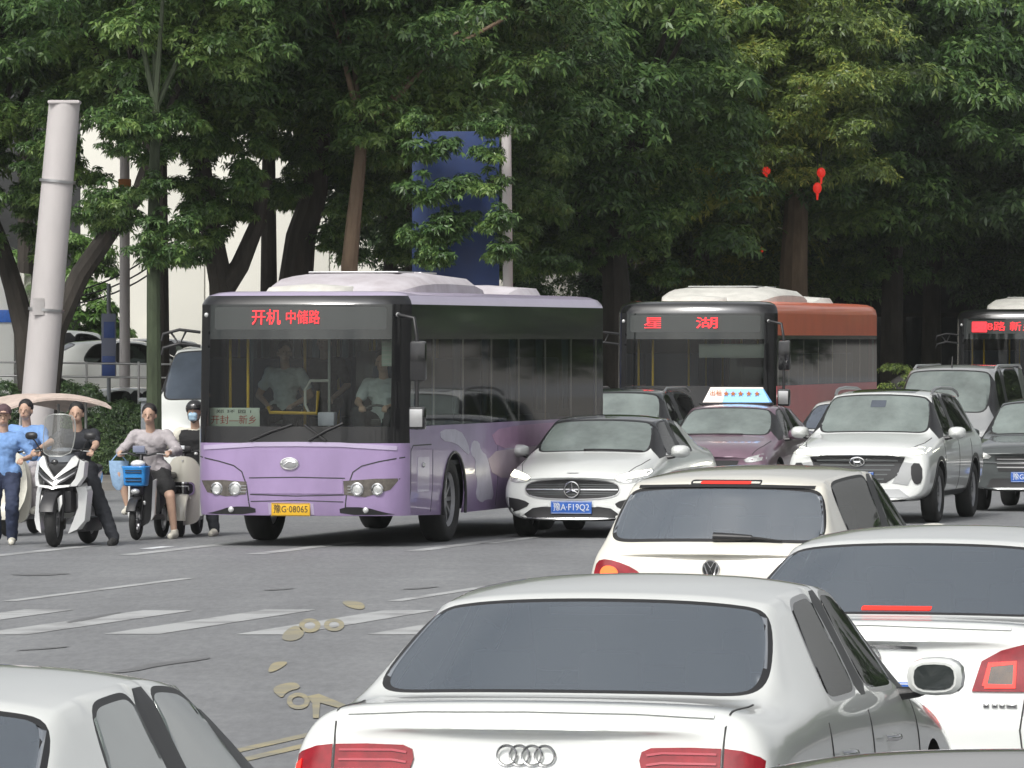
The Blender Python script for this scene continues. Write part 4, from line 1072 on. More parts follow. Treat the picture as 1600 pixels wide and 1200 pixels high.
    arm = tubeo("mirror_arm", [(-1.15, h2 - .2, 2.66), (-1.36, h2 - .12, 2.62), (-1.40, h2 - .10, 2.40), (-1.40, h2 - .10, 1.35)], .022, "black_trim", root)
    b = bmesh.new(); box(b, (-1.41, h2 - .12, 2.13), (.19, .10, .46), .035); fin("mirror_housing", b, "bus_black", arm)
    b = bmesh.new(); box(b, (-1.40, h2 - .12, 1.48), (.20, .12, .27), .045); fin("mirror_housing", b, "bus_black", arm)
    boxo("mirror_face", (-1.40, h2 - .055, 1.48), (.15, .012, .20), "satin_metal", arm, .004)
    for z in (2.46, 2.30): tubeo("mirror_bracket", [(1.2, h2 - .2, z), (1.42, h2 - .1, z + .03), (1.60, h2 - .05, z - .02), (1.62, h2 - .05, z - .10)], .018, "black_trim", root)
    tubeo("mirror_bracket", [(1.35, h2 - .12, 2.47), (1.42, h2 - .1, 2.32), (1.52, h2 - .08, 2.46)], .014, "black_trim", root)
    return root, bvh, h2, axf, axr

mat("header_glass", (.016, .020, .019), .06, 0, 1.0, noise=.4, nscale=1.2)
mat("bus_upper", (.016, .018, .019), .10, 0, 1.0, noise=.3, nscale=1)
mat("livery_white", (.52, .50, .60), .4, noise=.08)
mat("livery_peach", (.50, .36, .38), .4, noise=.12, nscale=1.5)
mat("livery_pink", (.40, .24, .38), .4, noise=.15, nscale=2)
mat("livery_cream", (.44, .36, .42), .4, noise=.1, nscale=2)
BG = None
hb = math.radians(13.6) + PI
fm_ = Vector((at(463, 530, 76.9).x, 76.9))
root, bvh, h2, axf, axr = bus("city_bus", "purple city bus with red destination letters and yellow number plate", fm_, hb, 10.5, 2.93, "purple_paint", "pale_purple_paint", [("开机", .45 - .07, .34, .19), ("中储路", -.06, .40, .17)], BG, ac="ac_purple")
pb = root
# front of the purple bus
for sg_ in (1, -1):
    P_ = [(1.22, 1.03), (.95, .98), (.76, .93), (.66, .86), (.60, .70), (.56, .40)]
    P_ = [(sg_ * a, b_) for a, b_ in P_]
    panel("panel_seam", bvh, 'front', stroke(P_, .014), "seam", root, .002, .006, .08)
    hl = [(.60, .745), (.61, .60), (.86, .575), (1.10, .62), (1.19, .755), (.9, .765)]
    if sg_ < 0: hl = [(.55, .76), (.56, .60), (.80, .575), (1.08, .66), (1.18, .79), (.9, .785)]; hl = mir(hl)
    h = panel("headlight", bvh, 'front', hl, "lamp_housing", root, .006, .02, .06)
    for u, r in ((.74, .078), (.97, .072)):
        if sg_ < 0: u -= .03
        c = hit(bvh, 'front', sg_ * u, .665, .0)
        b = bmesh.new(); lathe(b, [(0, r), (.02, r), (.03, r * .8), (.005, r * .72), (.0, .01)], c.x, c.y, c.z, 'y', 24); fin("lamp", b, "chrome", h)
        ello("lamp_lens", c + Vector((0, .005, 0)), (r * .78, .02, r * .78), "clear_lens", h)
    for zz in (.70, .665, .63): panel("headlight_fin", bvh, 'front', stroke([(sg_ * .60, zz), (sg_ * .68, zz)], .012), "chrome", h, .012, .006, .05)
    lo = smooth_poly([(.50, .46), (.80, .46), (1.0, .40), (1.16, .37), (.50, .37)], 1)
    if sg_ < 0: lo = mir(lo)
    panel("lower_grille", bvh, 'front', lo, "black_trim", root, .004, .02, .06)
    ello("fog_lamp", hit(bvh, 'front', sg_ * .80, .425, .01), (.035, .02, .035), "clear_lens", root)
panel("panel_seam", bvh, 'front', stroke([(-.57, .79), (0, .80), (.57, .79)], .012), "seam", root, .002, .006, .1)
panel("panel_seam", bvh, 'front', stroke([(-.56, .60), (0, .585), (.56, .60)], .012), "seam", root, .002, .006, .1)
panel("panel_seam", bvh, 'front', stroke([(-.55, .52), (0, .535), (.55, .52)], .010), "seam", root, .002, .006, .1)
panel("front_hatch", bvh, 'front', rrect(-.545, .612, .545, .778, .02), "purple_paint", root, .010, .01, .1)
panel("front_moulding", bvh, 'front', stroke([(-1.15, 1.135), (-.5, 1.175), (0, 1.18), (.5, 1.175), (1.15, 1.135)], .05), "pale_purple_paint", root, .012, .012, .1)
c = hit(bvh, 'front', .08, .955, .012)
b = bmesh.new(); tube(b, [(c.x + .105 * math.cos(t), c.y, c.z + .066 * math.sin(t)) for t in [2 * PI * k / 28 for k in range(28)]], .010, 6, True); e = fin("emblem_ring", b, "chrome", root)
ello("emblem_disc", c - Vector((0, .004, 0)), (.10, .012, .062), "satin_metal", e)
b = bmesh.new(); tube(b, [(c.x + .07, c.y + .01, c.z - .02), (c.x, c.y + .016, c.z + .03), (c.x - .07, c.y + .01, c.z + .012)], .008, 6); fin("emblem_stroke", b, "chrome", e)
plate(root, bvh, 'front', .07, .43, "yellow_plate", "豫G·08065", "black_letter", w=.46, h=.15, off=.02)
panel("plate_surround", bvh, 'front', [(-.20, .37), (.34, .37), (.34, .50), (-.20, .50)], "pale_purple_paint", root, .006, .01, .1)
# side of the purple bus
sd = 'left'
Y_ = h2
panel("panel_seam", bvh, sd, stroke([(Y_ - .40, .38), (Y_ - .40, 1.10), (Y_ - .5, 1.16), (Y_ - 1.35, 1.16)], .014), "seam", root, .002, .006, .2)
panel("panel_seam", bvh, sd, stroke([(Y_ - 1.42, .38), (Y_ - 1.42, 1.10)], .010), "seam", root, .002, .006, .2)
for k in range(5): panel("panel_seam", bvh, sd, stroke([(Y_ - 4.6 + -.95 * k, .38), (Y_ - 4.6 - .95 * k, 1.1)], .010), "seam", root, .002, .006, .2)
ello("side_lamp", hit(bvh, sd, Y_ - .95, .93, .01), (.02, .05, .03), "clear_lens", root)
panel("fuel_hatch", bvh, sd, rrect(Y_ - 1.25, .62, Y_ - .70, 1.02, .03), "pale_purple_paint", root, .004, .006, .2)
fig = smooth_poly([(Y_ - 3.3, 1.18), (Y_ - 3.65, 1.16), (Y_ - 3.75, 1.05), (Y_ - 4.1, .98), (Y_ - 4.3, .7), (Y_ - 4.55, .45), (Y_ - 4.1, .46), (Y_ - 3.9, .42), (Y_ - 3.55, .5), (Y_ - 3.6, .66), (Y_ - 3.45, .82), (Y_ - 3.5, .95), (Y_ - 3.2, 1.02)], 1)
panel("white_figure", bvh, sd, [(Y_ - 3.45 + (a - (Y_ - 3.45)) * .95, b_) for a, b_ in fig], "livery_white", root, .005, .006, .2)
panel("white_swirl", bvh, sd, smooth_poly([(Y_ - 1.75, 1.33), (Y_ - 2.7, 1.32), (Y_ - 3.1, 1.15), (Y_ - 3.2, 1.0), (Y_ - 2.9, 1.06), (Y_ - 2.5, 1.16), (Y_ - 1.8, 1.2)], 1), "livery_white", root, .005, .006, .2)
panel("peach_band", bvh, sd, smooth_poly([(Y_ - 4.0, 1.02), (Y_ - 6, 1.06), (Y_ - 9.6, 1.10), (Y_ - 10.0, .74), (Y_ - 6, .70), (Y_ - 4.4, .70)], 1), "livery_cream", root, .004, .006, .3)
panel("pink_band", bvh, sd, smooth_poly([(Y_ - 4.2, 1.28), (Y_ - 6, 1.34), (Y_ - 9.8, 1.34), (Y_ - 9.6, 1.12), (Y_ - 6, 1.06), (Y_ - 4.6, 1.06)], 1), "livery_pink", root, .0045, .006, .3)
# things inside the purple bus
yb_ = h2
boxo("louvre", (-1.02, yb_ - .50, 2.22), (.28, .03, .30), "louvre", root, .01)
for k in range(6): boxo("louvre_slat", (-1.02, yb_ - .478, 2.10 + k * .05), (.27, .012, .012), "ac_white", root, .002)
b = bmesh.new(); tube(b, [(-.12 - .0, yb_ - 1.0, 1.5), (.12, yb_ - 1.0, 1.52), (.17, yb_ - 1.0, 1.62), (.17, yb_ - 1.0, 1.80), (.10, yb_ - 1.0, 1.90), (-.12, yb_ - 1.0, 1.90)], .018, 8); fin("grab_loop", b, "ac_white", root)
tubeo("grab_pole", [(-.12, yb_ - 1.0, .96), (-.12, yb_ - 1.0, 2.6)], .018, "grey_rail", root)
tubeo("yellow_barrier", [(.60, yb_ - .95, 1.60), (.58, yb_ - .95, 1.53), (.02, yb_ - .95, 1.52), (.0, yb_ - .95, 1.78)], .022, "yellow_rail", root)
boxo("ticket_machine", (-.20, yb_ - .62, 1.46), (.20, .14, .16), "livery_white", root, .02)
cd = boxo("route_card", (.83, yb_ - .30, 1.47), (.62, .012, .24), "card_white", root, .003, Matrix.Rotation(.0, 3, 'Z'))
text("route_letters", "开封—新乡", .11, face_mtx(Vector((.83, yb_ - .291, 1.445)), 'front'), "red_letter", cd, .001, .54)
text("route_small_letters", "郑 环 园 1", .045, face_mtx(Vector((.83, yb_ - .291, 1.545)), 'front'), "black_letter", cd, .001, .42)
b = bmesh.new(); tube(b, [(-.75 + .21 * math.cos(t), yb_ - .72 - .05 * math.sin(t), 1.42 + .20 * math.sin(t)) for t in [2 * PI * k / 24 for k in range(24)]], .016, 6, True); sw = fin("steering_wheel", b, "black_trim", root)
boxo("wheel_hub", (-.75, yb_ - .72, 1.42), (.12, .05, .08), "black_trim", sw, .02)
ds = boxo("driver_seat", (-.75, yb_ - 1.28, 1.35), (.5, .45, .12), "seat_blue", root, .04); boxo("driver_seat_back", (-.75, yb_ - 1.5, 1.72), (.48, .10, .7), "seat_blue", ds, .05)

fm2 = Vector((at(1083, 530, 103.7).x, 103.7)); h12 = math.radians(12) + PI
root, bvh, h2r, axf_, axr_ = bus("city_bus", "city bus with black front and orange red side panels behind the mauve taxi", fm2, h12, 10.5, 2.97, "bus_red_dark", "bus_red", [("星", .62, .34, .19), ("湖", -.20, .34, .19)], BG, side_top="bus_red", front_low="bus_black", zwin=1.66)
for sg_ in (1, -1):
    h = panel("headlight", bvh, 'front', rrect(.70, .60, 1.10, .80, .04) if sg_ > 0 else rrect(-1.10, .60, -.70, .80, .04), "clear_lens", root, .006, .02, .08)
boxo("sun_blind", (-.55, h2r - .50, 2.20), (1.1, .03, .22), "grey_rail", root, .01)
plate(root, bvh, 'front', 0, .43, "yellow_plate", "豫G·05231", "black_letter", w=.46, h=.15, off=.02)
fm3 = Vector((at(1590, 530, 131.5).x, 131.5))
root, bvh, h2b, axf_, axr_ = bus("city_bus", "dark city bus at the right edge with a long red lit display", fm3, h12, 10.5, 2.97, "bus_black", "bus_black", [("508路 新乡", .28, 1.15, .19)], BG, side_top="bus_black", front_low="bus_black")
panel("display_lit_block", bvh, 'front', rrect(.62, 2.52, .92, 2.72, .01), "led_red", root, .014, .004, .1)
for sg_ in (1, -1):
    h = panel("headlight", bvh, 'front', rrect(.70, .60, 1.10, .80, .04) if sg_ > 0 else rrect(-1.10, .60, -.70, .80, .04), "clear_lens", root, .006, .02, .08)
plate(root, bvh, 'front', 0, .43, "yellow_plate", "豫G·07718", "black_letter", w=.46, h=.15, off=.02)
# ================================================================== vehicles
mat('grey_plastic0', (.30, .31, .31), .4)
def from_rear(X, Y, L, h): return (X + math.sin(h) * L / 2, Y + math.cos(h) * L / 2)      # centre of a car whose rear middle is at X, Y
def from_front(X, Y, L): return (X + math.sin(HEAD) * L / 2, Y + math.cos(HEAD) * L / 2)   # centre of an oncoming car whose front middle is at X, Y
ONC = HEAD + PI
def seams_sedan(root, bvh, T, I, W, rear=True, front=True):
    s = T[-1][0] / 2.32
    for sd in ('left', 'right'):
        for y0 in (-1.02, -.09, 1.02):
            panel("door_seam", bvh, sd, stroke([(y0 * s, .27), (y0 * s, .6), (y0 * s - .02, .93)], .012), "seam", root, .001, .006, .2)
        for y0 in (-.86, .18):
            p = [hit(bvh, sd, y0 * s + d, .80, .035) for d in (0, .06, .13, .19)]
            p[0] = hit(bvh, sd, y0 * s, .80, .0); p[-1] = hit(bvh, sd, y0 * s + .19, .80, 0)
            tubeo("door_handle", p, [.012, .014, .014, .012], "chrome" if W > .91 else root_mat(root), root, 8)
def root_mat(root): return "white_paint"
def emblem_rings(root, c, r, n, dx, m="chrome", side='rear', tr=.006, sq=1.0):
    b = bmesh.new()
    for i in range(n):
        x = (i - (n - 1) / 2) * dx
        tube(b, [(c.x + x + r * math.cos(a), c.y + (.0015 * (i % 2)), c.z + r * sq * math.sin(a)) for a in [2 * PI * k / 28 for k in range(28)]], tr, 6, True)
    return fin("emblem", b, m, root)

# --- white sedan in the middle foreground, four ringed emblem
ha = math.radians(12.4)
X0, Y0, LA = .045, 24.3, 4.72
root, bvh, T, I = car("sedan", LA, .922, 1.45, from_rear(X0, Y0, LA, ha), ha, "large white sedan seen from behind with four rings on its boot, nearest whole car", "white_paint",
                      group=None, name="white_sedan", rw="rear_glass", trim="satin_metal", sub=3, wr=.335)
for sg_ in (1, -1):
    o1 = [(.715, .905), (.60, .908), (.46, .905), (.425, .89), (.418, .86), (.44, .78), (.52, .70), (.715, .70)]
    o2 = [(.727, .905), (.79, .897), (.85, .875), (.895, .84), (.90, .70), (.727, .70)]
    if sg_ < 0: o1, o2 = mir(o1), mir(o2)
    tl = panel("taillight", bvh, 'rear', o1, "red_lens", root, .012, .03, .04)
    for zz in (.885, .850, .815):
        st = [(.70, zz), (.50, zz + .002), (.445, zz - .006)]
        if sg_ < 0: st = [(-a, b_) for a, b_ in st]
        panel("lens_ridge", bvh, 'rear', stroke(st, .008), "red_lens_ridge", tl, .017, .004, .05)
    st = [(.70, .775), (.60, .775), (.55, .765)]
    if sg_ < 0: st = [(-a, b_) for a, b_ in st]
    panel("reverse_lens", bvh, 'rear', stroke(st, .03), "clear_lens", tl, .016, .004, .05)
    t2 = panel("taillight", bvh, 'rear', o2, "red_lens", root, .012, .03, .03)
    q = mir([(.845, .85), (.868, .83), (.872, .72), (.85, .72)])
    if sg_ < 0: panel("lit_edge", bvh, 'rear', q, "red_glow", t2, .017, .004, .03)
    q = [(.74, .79), (.84, .79), (.84, .765), (.74, .765)]
    if sg_ < 0: q = mir(q)
    panel("reverse_lens", bvh, 'rear', q, "clear_lens", t2, .017, .004, .04)
    st = [(.721, .69), (.721, .9), (.724, .98), (.73, 1.02)]
    if sg_ < 0: st = [(-a, b_) for a, b_ in st]
    panel("boot_seam", bvh, 'rear', stroke(st, .007), "seam", root, .0015, .005, .05)
    st = [(.730, -2.22), (.728, -2.0), (.735, -1.78)]
    if sg_ < 0: st = [(-a, b_) for a, b_ in st]
    panel("boot_seam", bvh, 'top', stroke(st, .007), "seam", root, .0015, .005, .08)
panel("number_recess", bvh, 'rear', [(-.40, .70), (.40, .70), (.40, .815), (-.40, .815)], "black_trim", root, .004, .02, .1)
plate(root, bvh, 'rear', 0, .735, "blue_plate", "豫G·A628", "white_letter", off=.02)
emblem_rings(root, hit(bvh, 'rear', 0, .872, .014), .036, 4, .047, tr=.0055)
for k in range(9): panel("heater_line", bvh, 'rear', stroke([(-.58 - .012 * k * -1, 1.315 - k * .026), (.58 + .012 * k * -1, 1.315 - k * .026)], .0022), "cabin_dark", root, .001, .001, .1) if 0 else None
boxo("high_brake_lamp", (0, -.98, 1.345), (.40, .06, .03), "grey_plastic0", root, .01)
panel("boot_lip", bvh, 'rear', stroke([(-.68, 1.018), (-.4, 1.033), (0, 1.038), (.4, 1.033), (.68, 1.018)], .012), "white_paint", root, .010, .012, .1)
seams_sedan(root, bvh, T, I, .913)



# --- white sedan ahead of it, right edge of the picture
LS = 4.75
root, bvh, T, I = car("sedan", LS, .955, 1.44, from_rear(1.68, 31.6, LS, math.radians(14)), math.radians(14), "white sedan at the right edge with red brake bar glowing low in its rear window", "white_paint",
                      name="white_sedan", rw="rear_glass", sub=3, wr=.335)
for sg_ in (1, -1):
    o1 = [(.49, .73), (.53, .87), (.62, .92), (.73, .95), (.74, .73)]
    o2 = [(.755, .73), (.745, .952), (.82, .95), (.90, .90), (.91, .73)]
    inn = [(.55, .755), (.57, .855), (.69, .865), (.69, .755)]
    if sg_ < 0: o1, o2, inn = mir(o1), mir(o2), mir(inn)
    tl = panel("taillight", bvh, 'rear', o1, "red_lens", root, .012, .03, .04)
    panel("lit_ring", bvh, 'rear', stroke([inn[0], inn[1], inn[2], inn[3], inn[0]], .022), "red_glow", tl, .018, .004, .04)
    panel("amber_lens", bvh, 'rear', inn, "amber_dark", tl, .016, .004, .04)
    panel("taillight", bvh, 'rear', o2, "red_lens", root, .012, .03, .04)
    st = [(.74, .40), (.72, .55), (.745, .73)]
    if sg_ < 0: st = [(-a, b_) for a, b_ in st]
    panel("boot_seam", bvh, 'rear', stroke(st, .008), "seam", root, .0015, .005, .05)
pl = plate(root, bvh, 'rear', 0, .70, "blue_plate", "豫A·5K27", "white_letter", off=.02)
panel("chrome_strip", bvh, 'rear', stroke([(-.30, .925), (0, .935), (.22, .928)], .014), "chrome", root, .012, .01, .06)
emblem_rings(root, hit(bvh, 'rear', .0, .88, .014), .045, 1, .1, tr=.006)
for k_, x_ in enumerate((.56, .60, .635, .68)): boxo("model_badge", hit(bvh, 'rear', x_, .665, .006), (.028 if k_ < 3 else .05, .008, .022), "chrome", root, .004)
panel("high_brake_light", bvh, 'rear', rrect(-.18, 1.078, .16, 1.096, .006), "red_glow", root, .006, .006, .05)
panel("boot_lip", bvh, 'rear', stroke([(-.66, 1.02), (0, 1.04), (.66, 1.02)], .012), "white_paint", root, .010, .012, .1)
seams_sedan(root, bvh, T, I, .90)

# --- white sedan cut by the lower left corner
LB = 4.70
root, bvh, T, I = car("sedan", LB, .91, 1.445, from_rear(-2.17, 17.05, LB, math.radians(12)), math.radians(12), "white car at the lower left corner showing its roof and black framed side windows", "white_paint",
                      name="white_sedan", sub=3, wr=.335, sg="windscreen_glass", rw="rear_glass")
seams_sedan(root, bvh, T, I, .90)
for sg_ in (1, -1):
    o1 = [(.46, .75), (.46, .88), (.80, .90), (.88, .86), (.88, .75)]
    if sg_ < 0: o1 = mir(o1)
    panel("taillight", bvh, 'rear', o1, "red_lens", root, .012, .03, .04)
    st = [(.42, -.8), (.55, -.3), (.60, .2), (.56, .45)]
    st = [(sg_ * a, b_) for a, b_ in st]
plate(root, bvh, 'rear', 0, .74, "blue_plate", "豫A·7D03", "white_letter", off=.02)

# --- grey roof under the lower right corner
LR = 4.6
root, bvh, T, I = car("sedan", LR, .90, 1.47, from_rear(.62, 12.6, LR, math.radians(14)), math.radians(14), "beige grey car of which only the roof shows along the lower right edge", "beige_grey_paint",
                      name="grey_sedan", sub=2)
for sg_ in (1, -1):
    o1 = [(.46, .75), (.46, .88), (.80, .90), (.88, .86), (.88, .75)]
    if sg_ < 0: o1 = mir(o1)
    panel("taillight", bvh, 'rear', o1, "red_lens", root, .012, .03, .04)
plate(root, bvh, 'rear', 0, .74, "blue_plate", "豫A·2P18", "white_letter", off=.02)

# --- cream hatchback
LH = 4.05
hh = math.radians(15)
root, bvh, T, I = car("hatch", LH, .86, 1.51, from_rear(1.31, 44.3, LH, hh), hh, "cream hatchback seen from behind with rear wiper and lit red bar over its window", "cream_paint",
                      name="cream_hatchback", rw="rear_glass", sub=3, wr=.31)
for sg_ in (1, -1):
    o1 = [(.425, .70), (.45, .80), (.52, .865), (.66, .915), (.76, .925), (.80, .88), (.81, .72), (.60, .66)]
    hot = [(.62, .80), (.64, .865), (.70, .885), (.745, .87), (.76, .82), (.70, .78)]
    if sg_ < 0: o1, hot = mir(o1), mir(hot)
    tl = panel("taillight", bvh, 'rear', smooth_poly(o1, 1), "red_lens", root, .014, .03, .04)
    panel("brake_bulb", bvh, 'rear', smooth_poly(hot), "orange_glow", tl, .020, .004, .03)
    tl2 = [(.44, .72), (.60, .74), (.60, .71), (.45, .69)]
    st = [(.40, .42), (.42, .66)]
    if sg_ < 0: st = [(-a, b_) for a, b_ in st]
    panel("tailgate_seam", bvh, 'rear', stroke(st, .007), "seam", root, .0015, .005, .05)
    panel("door_seam", bvh, 'left' if sg_ < 0 else 'right', stroke([(-.09, .27), (-.09, .93)], .012), "seam", root, .001, .005, .2)
hb_l = panel("brake_light_housing", bvh, 'rear', rrect(-.24, 1.410, .24, 1.444, .016), "black_trim", root, .010, .02, .05)
panel("high_brake_light", bvh, 'rear', rrect(-.17, 1.418, .17, 1.436, .008), "red_glow", hb_l, .016, .01, .05)
panel("spoiler_lip", bvh, 'rear', stroke([(-.60, 1.397), (-.3, 1.404), (0, 1.406), (.3, 1.404), (.60, 1.397)], .018), "dark_plastic2" if 0 else "black_trim", root, .012, .02, .05)
w0 = hit(bvh, 'rear', 0, 1.075, .03); w1 = hit(bvh, 'rear', .26, 1.07, .03); w2 = hit(bvh, 'rear', .46, 1.05, .025)
wi = tubeo("rear_wiper", [w0, (w0 + w1) / 2, w1], [.030, .026, .018], "black_trim", root)
tubeo("wiper_blade", [w1 - Vector((.02, 0, 0)), w2], [.012, .006], "rubber", wi)
e = emblem_rings(root, hit(bvh, 'rear', 0, .865, .012), .055, 1, .1, tr=.006)
ec = hit(bvh, 'rear', 0, .865, .014)
b = bmesh.new()
for P in ([(-.025, .044), (0, .005), (.025, .044)], [(-.043, .028), (-.02, -.04), (0, -.002), (.02, -.04), (.043, .028)]):
    tube(b, [(ec.x + x, ec.y, ec.z + z) for x, z in P], .0055, 6)
fin("emblem_letters", b, "chrome", e)
lathe_b = bmesh.new(); ellipsoid(lathe_b, ec + Vector((0, .006, 0)), (.052, .006, .052)); fin("emblem_disc", lathe_b, "black_trim", e)
plate(root, bvh, 'rear', 0, .60, "blue_plate", "豫A·8L65", "white_letter", off=.02)

# --- white saloon coming towards us beside the purple bus
LM = 4.55
root, bvh, T, I = car("sedan", LM, .90, 1.45, from_front(.72, 80.3, LM), ONC, "white oncoming sedan with black roof and star emblem in its grille beside the purple bus", "white_paint",
                      name="white_sedan", black_roof=True, roofm="sunroof_glass", sub=3, trim="black_trim")
g = smooth_poly([(-.60, .58), (-.52, .685), (0, .71), (.52, .685), (.60, .58), (.50, .485), (0, .46), (-.50, .485)], 2)
gr = panel("grille", bvh, 'front', g, "black_trim", root, .008, .04, .06)
panel("grille_bar", bvh, 'front', [(-.56, .577), (-.56, .592), (.56, .592), (.56, .577)], "chrome", gr, .022, .012, .06)
panel("grille_frame", bvh, 'front', stroke(g + [g[0]], .012), "satin_metal", gr, .012, .01, .06)
for z_ in (.64, .615, .545, .52):
    panel("grille_slat", bvh, 'front', stroke([(-.53, z_), (0, z_ + .008), (.53, z_)], .008), "grey_green_paint", gr, .014, .008, .08)
ec = hit(bvh, 'front', 0, .585, .04)
e = emblem_rings(gr, ec, .092, 1, .1, tr=.011)
b = bmesh.new()
for k in range(3):
    a = PI / 2 + k * 2 * PI / 3; tube(b, [ec, ec + Vector((math.cos(a) * .09, .0, math.sin(a) * .09))], [.014, .004], 6)
fin("star", b, "chrome", e) if False else fin("emblem_star", b, "chrome", gr)
for sg_ in (1, -1):
    hl = smooth_poly([(.50, .72), (.54, .755), (.70, .80), (.84, .825), (.86, .80), (.85, .72), (.74, .66), (.56, .67)], 1)
    dr = [(.52, .725), (.56, .752), (.70, .797), (.835, .820), (.85, .79), (.84, .755), (.70, .725), (.56, .700)]
    bk = smooth_poly([(.87, .50), (.60, .46), (.50, .40), (.70, .31), (.86, .30)], 1)
    wg = [(.88, .255), (.70, .27), (.50, .385), (.30, .405), (.30, .385), (.48, .36), (.66, .235), (.88, .215)]
    if sg_ < 0: hl, dr, bk, wg = mir(hl), mir(dr), mir(bk), mir(wg)
    h = panel("headlight", bvh, 'front', hl, "amber_dark" if 0 else "clear_lens", root, .008, .03, .04)
    panel("daytime_light", bvh, 'front', dr, "headlight_glow", h, .014, .004, .04)
    panel("air_intake", bvh, 'front', bk, "black_trim", root, .006, .03, .05)
    panel("bumper_blade", bvh, 'front', wg, "white_paint", root, .02, .03, .05)
panel("lower_intake", bvh, 'front', [(-.50, .375), (.50, .375), (.62, .24), (-.62, .24)], "black_trim", root, .006, .03, .06)
panel("lower_chrome", bvh, 'front', stroke([(-.62, .245), (0, .235), (.62, .245)], .012), "chrome", root, .018, .01, .06)
plate(root, bvh, 'front', 0, .37, "blue_plate", "豫A·F19Q2", "white_letter", w=.50, h=.15, off=.03)
panel("bonnet_badge", bvh, 'front', rrect(-.07, .775, .07, .785, .004), "satin_metal", root, .006, .004, .05)
for sg_ in (1, -1):
    panel("bonnet_crease", bvh, 'top', stroke([(sg_ * .55, 1.3), (sg_ * .42, 2.05)], .012), "satin_metal", root, .001, .004, .1) if False else None
    panel("bonnet_seam", bvh, 'top', stroke([(sg_ * .76, 1.35), (sg_ * .73, 1.75), (sg_ * .64, 2.15)], .008), "seam", root, .001, .004, .1)
w = panel("windscreen_wiper", bvh, 'top', stroke([(-.62, 1.13), (-.3, 1.165), (.1, 1.175)], .016), "black_trim", root, .01, .01, .1)

# --- silver white SUV with headlights on
LU = 4.78
root, bvh, T, I = car("suv", LU, .945, 1.72, from_front(4.45, 86.6, LU), ONC, "white oncoming SUV with roof rails and both headlights lit, right of the mauve taxi", "white_paint",
                      name="white_suv", cat="suv", sub=3, wr=.37, black_roof=False)
g = [(-.62, .86), (-.52, .62), (-.38, .53), (.38, .53), (.52, .62), (.62, .86), (.40, .885), (-.40, .885)]
gr = panel("grille", bvh, 'front', g, "black_paint", root, .008, .05, .06)
for z_ in (.82, .76, .70, .64, .58):
    w_ = .56 - (.86 - z_) * .75
    panel("grille_slat", bvh, 'front', [(-w_, z_ - .012), (w_, z_ - .012), (w_, z_ + .006), (-w_, z_ + .006)], "satin_metal" if False else "grey_green_paint", gr, .02, .01, .07)
ec = hit(bvh, 'front', 0, .80, .035)
emblem_rings(gr, ec, .095, 1, .1, tr=.012, sq=.6)
b = bmesh.new(); tube(b, [ec + Vector((-.05, 0, -.035)), ec + Vector((-.035, 0, .035))], .010, 6); tube(b, [ec + Vector((.05, 0, .035)), ec + Vector((.035, 0, -.035))], .010, 6); tube(b, [ec + Vector((-.04, 0, -.0)), ec + Vector((.04, 0, .0))], .010, 6)
fin("emblem_letter", b, "chrome", gr)
for sg_ in (1, -1):
    dr = [(.46, .905), (.60, .955), (.78, .992), (.91, .965), (.90, .920), (.74, .895), (.50, .885)]
    sl = [(.46, .885), (.92, .93), (.92, .905), (.50, .868)]
    sp_ = [(.60, .80), (.46, .53), (.66, .50), (.72, .62), (.74, .78)]
    fg = smooth_poly([(.70, .79), (.84, .78), (.85, .54), (.76, .50), (.70, .60)], 1)
    if sg_ < 0: dr, sl, sp_, fg = mir(dr), mir(sl), mir(sp_), mir(fg)
    h = panel("headlight", bvh, 'front', sl, "clear_lens", root, .008, .03, .05)
    panel("daytime_light", bvh, 'front', dr, "headlight_glow", h, .012, .006, .05)
    panel("bumper_insert", bvh, 'front', sp_, "silver_paint", root, .008, .02, .06)
    panel("fog_light_housing", bvh, 'front', fg, "black_trim", root, .012, .02, .06)
    rr = [Vector((sg_ * .64, y, z)) for y, z in ((.40, 1.64), (.3, 1.70), (.1, 1.725), (-.3, 1.735), (-1.2, 1.72), (-1.6, 1.67), (-1.72, 1.62))]
    tubeo("roof_rail", rr, .022, "satin_metal", root)
    panel("bonnet_seam", bvh, 'top', stroke([(sg_ * .80, 1.35), (sg_ * .78, 1.8), (sg_ * .70, 2.2)], .010), "seam", root, .001, .004, .1)
    sd = 'right' if sg_ > 0 else 'left'
    for y0 in (-1.1, -.08, 1.05):
        panel("door_seam", bvh, sd, stroke([(y0, .38), (y0, .7), (y0 - .02, 1.06)], .012), "seam", root, .001, .005, .2)
    for ax in I['axles']:
        arch = [(ax + math.cos(a) * (.46), .38 + math.sin(a) * .46) for a in [math.radians(k) for k in range(-5, 186, 12)]]
        panel("arch_trim", bvh, sd, stroke(arch, .05), "black_trim", root, .008, .02, .1)
    panel("sill_trim", bvh, sd, [(-.95, .28), (.95, .28), (.95, .40), (-.95, .40)], "black_trim", root, .008, .02, .2)
panel("skid_plate", bvh, 'front', [(-.55, .45), (.55, .45), (.70, .34), (-.70, .34)], "silver_paint", root, .008, .02, .06)
panel("lower_intake", bvh, 'front', [(-.60, .34), (.60, .34), (.55, .29), (-.55, .29)], "black_trim", root, .01, .02, .06)
panel("sunroof", bvh, 'top', rrect(-.42, -.6, .42, .45, .08), "sunroof_glass", root, .004, .01, .12)
plate(root, bvh, 'front', 0, .60, "blue_plate", "豫G·3M90", "white_letter", off=.04)
panel("screen_sensor", bvh, 'front', rrect(-.10, 1.49, .10, 1.58, .01), "blue_grey_glass", root, .004, .004, .05)

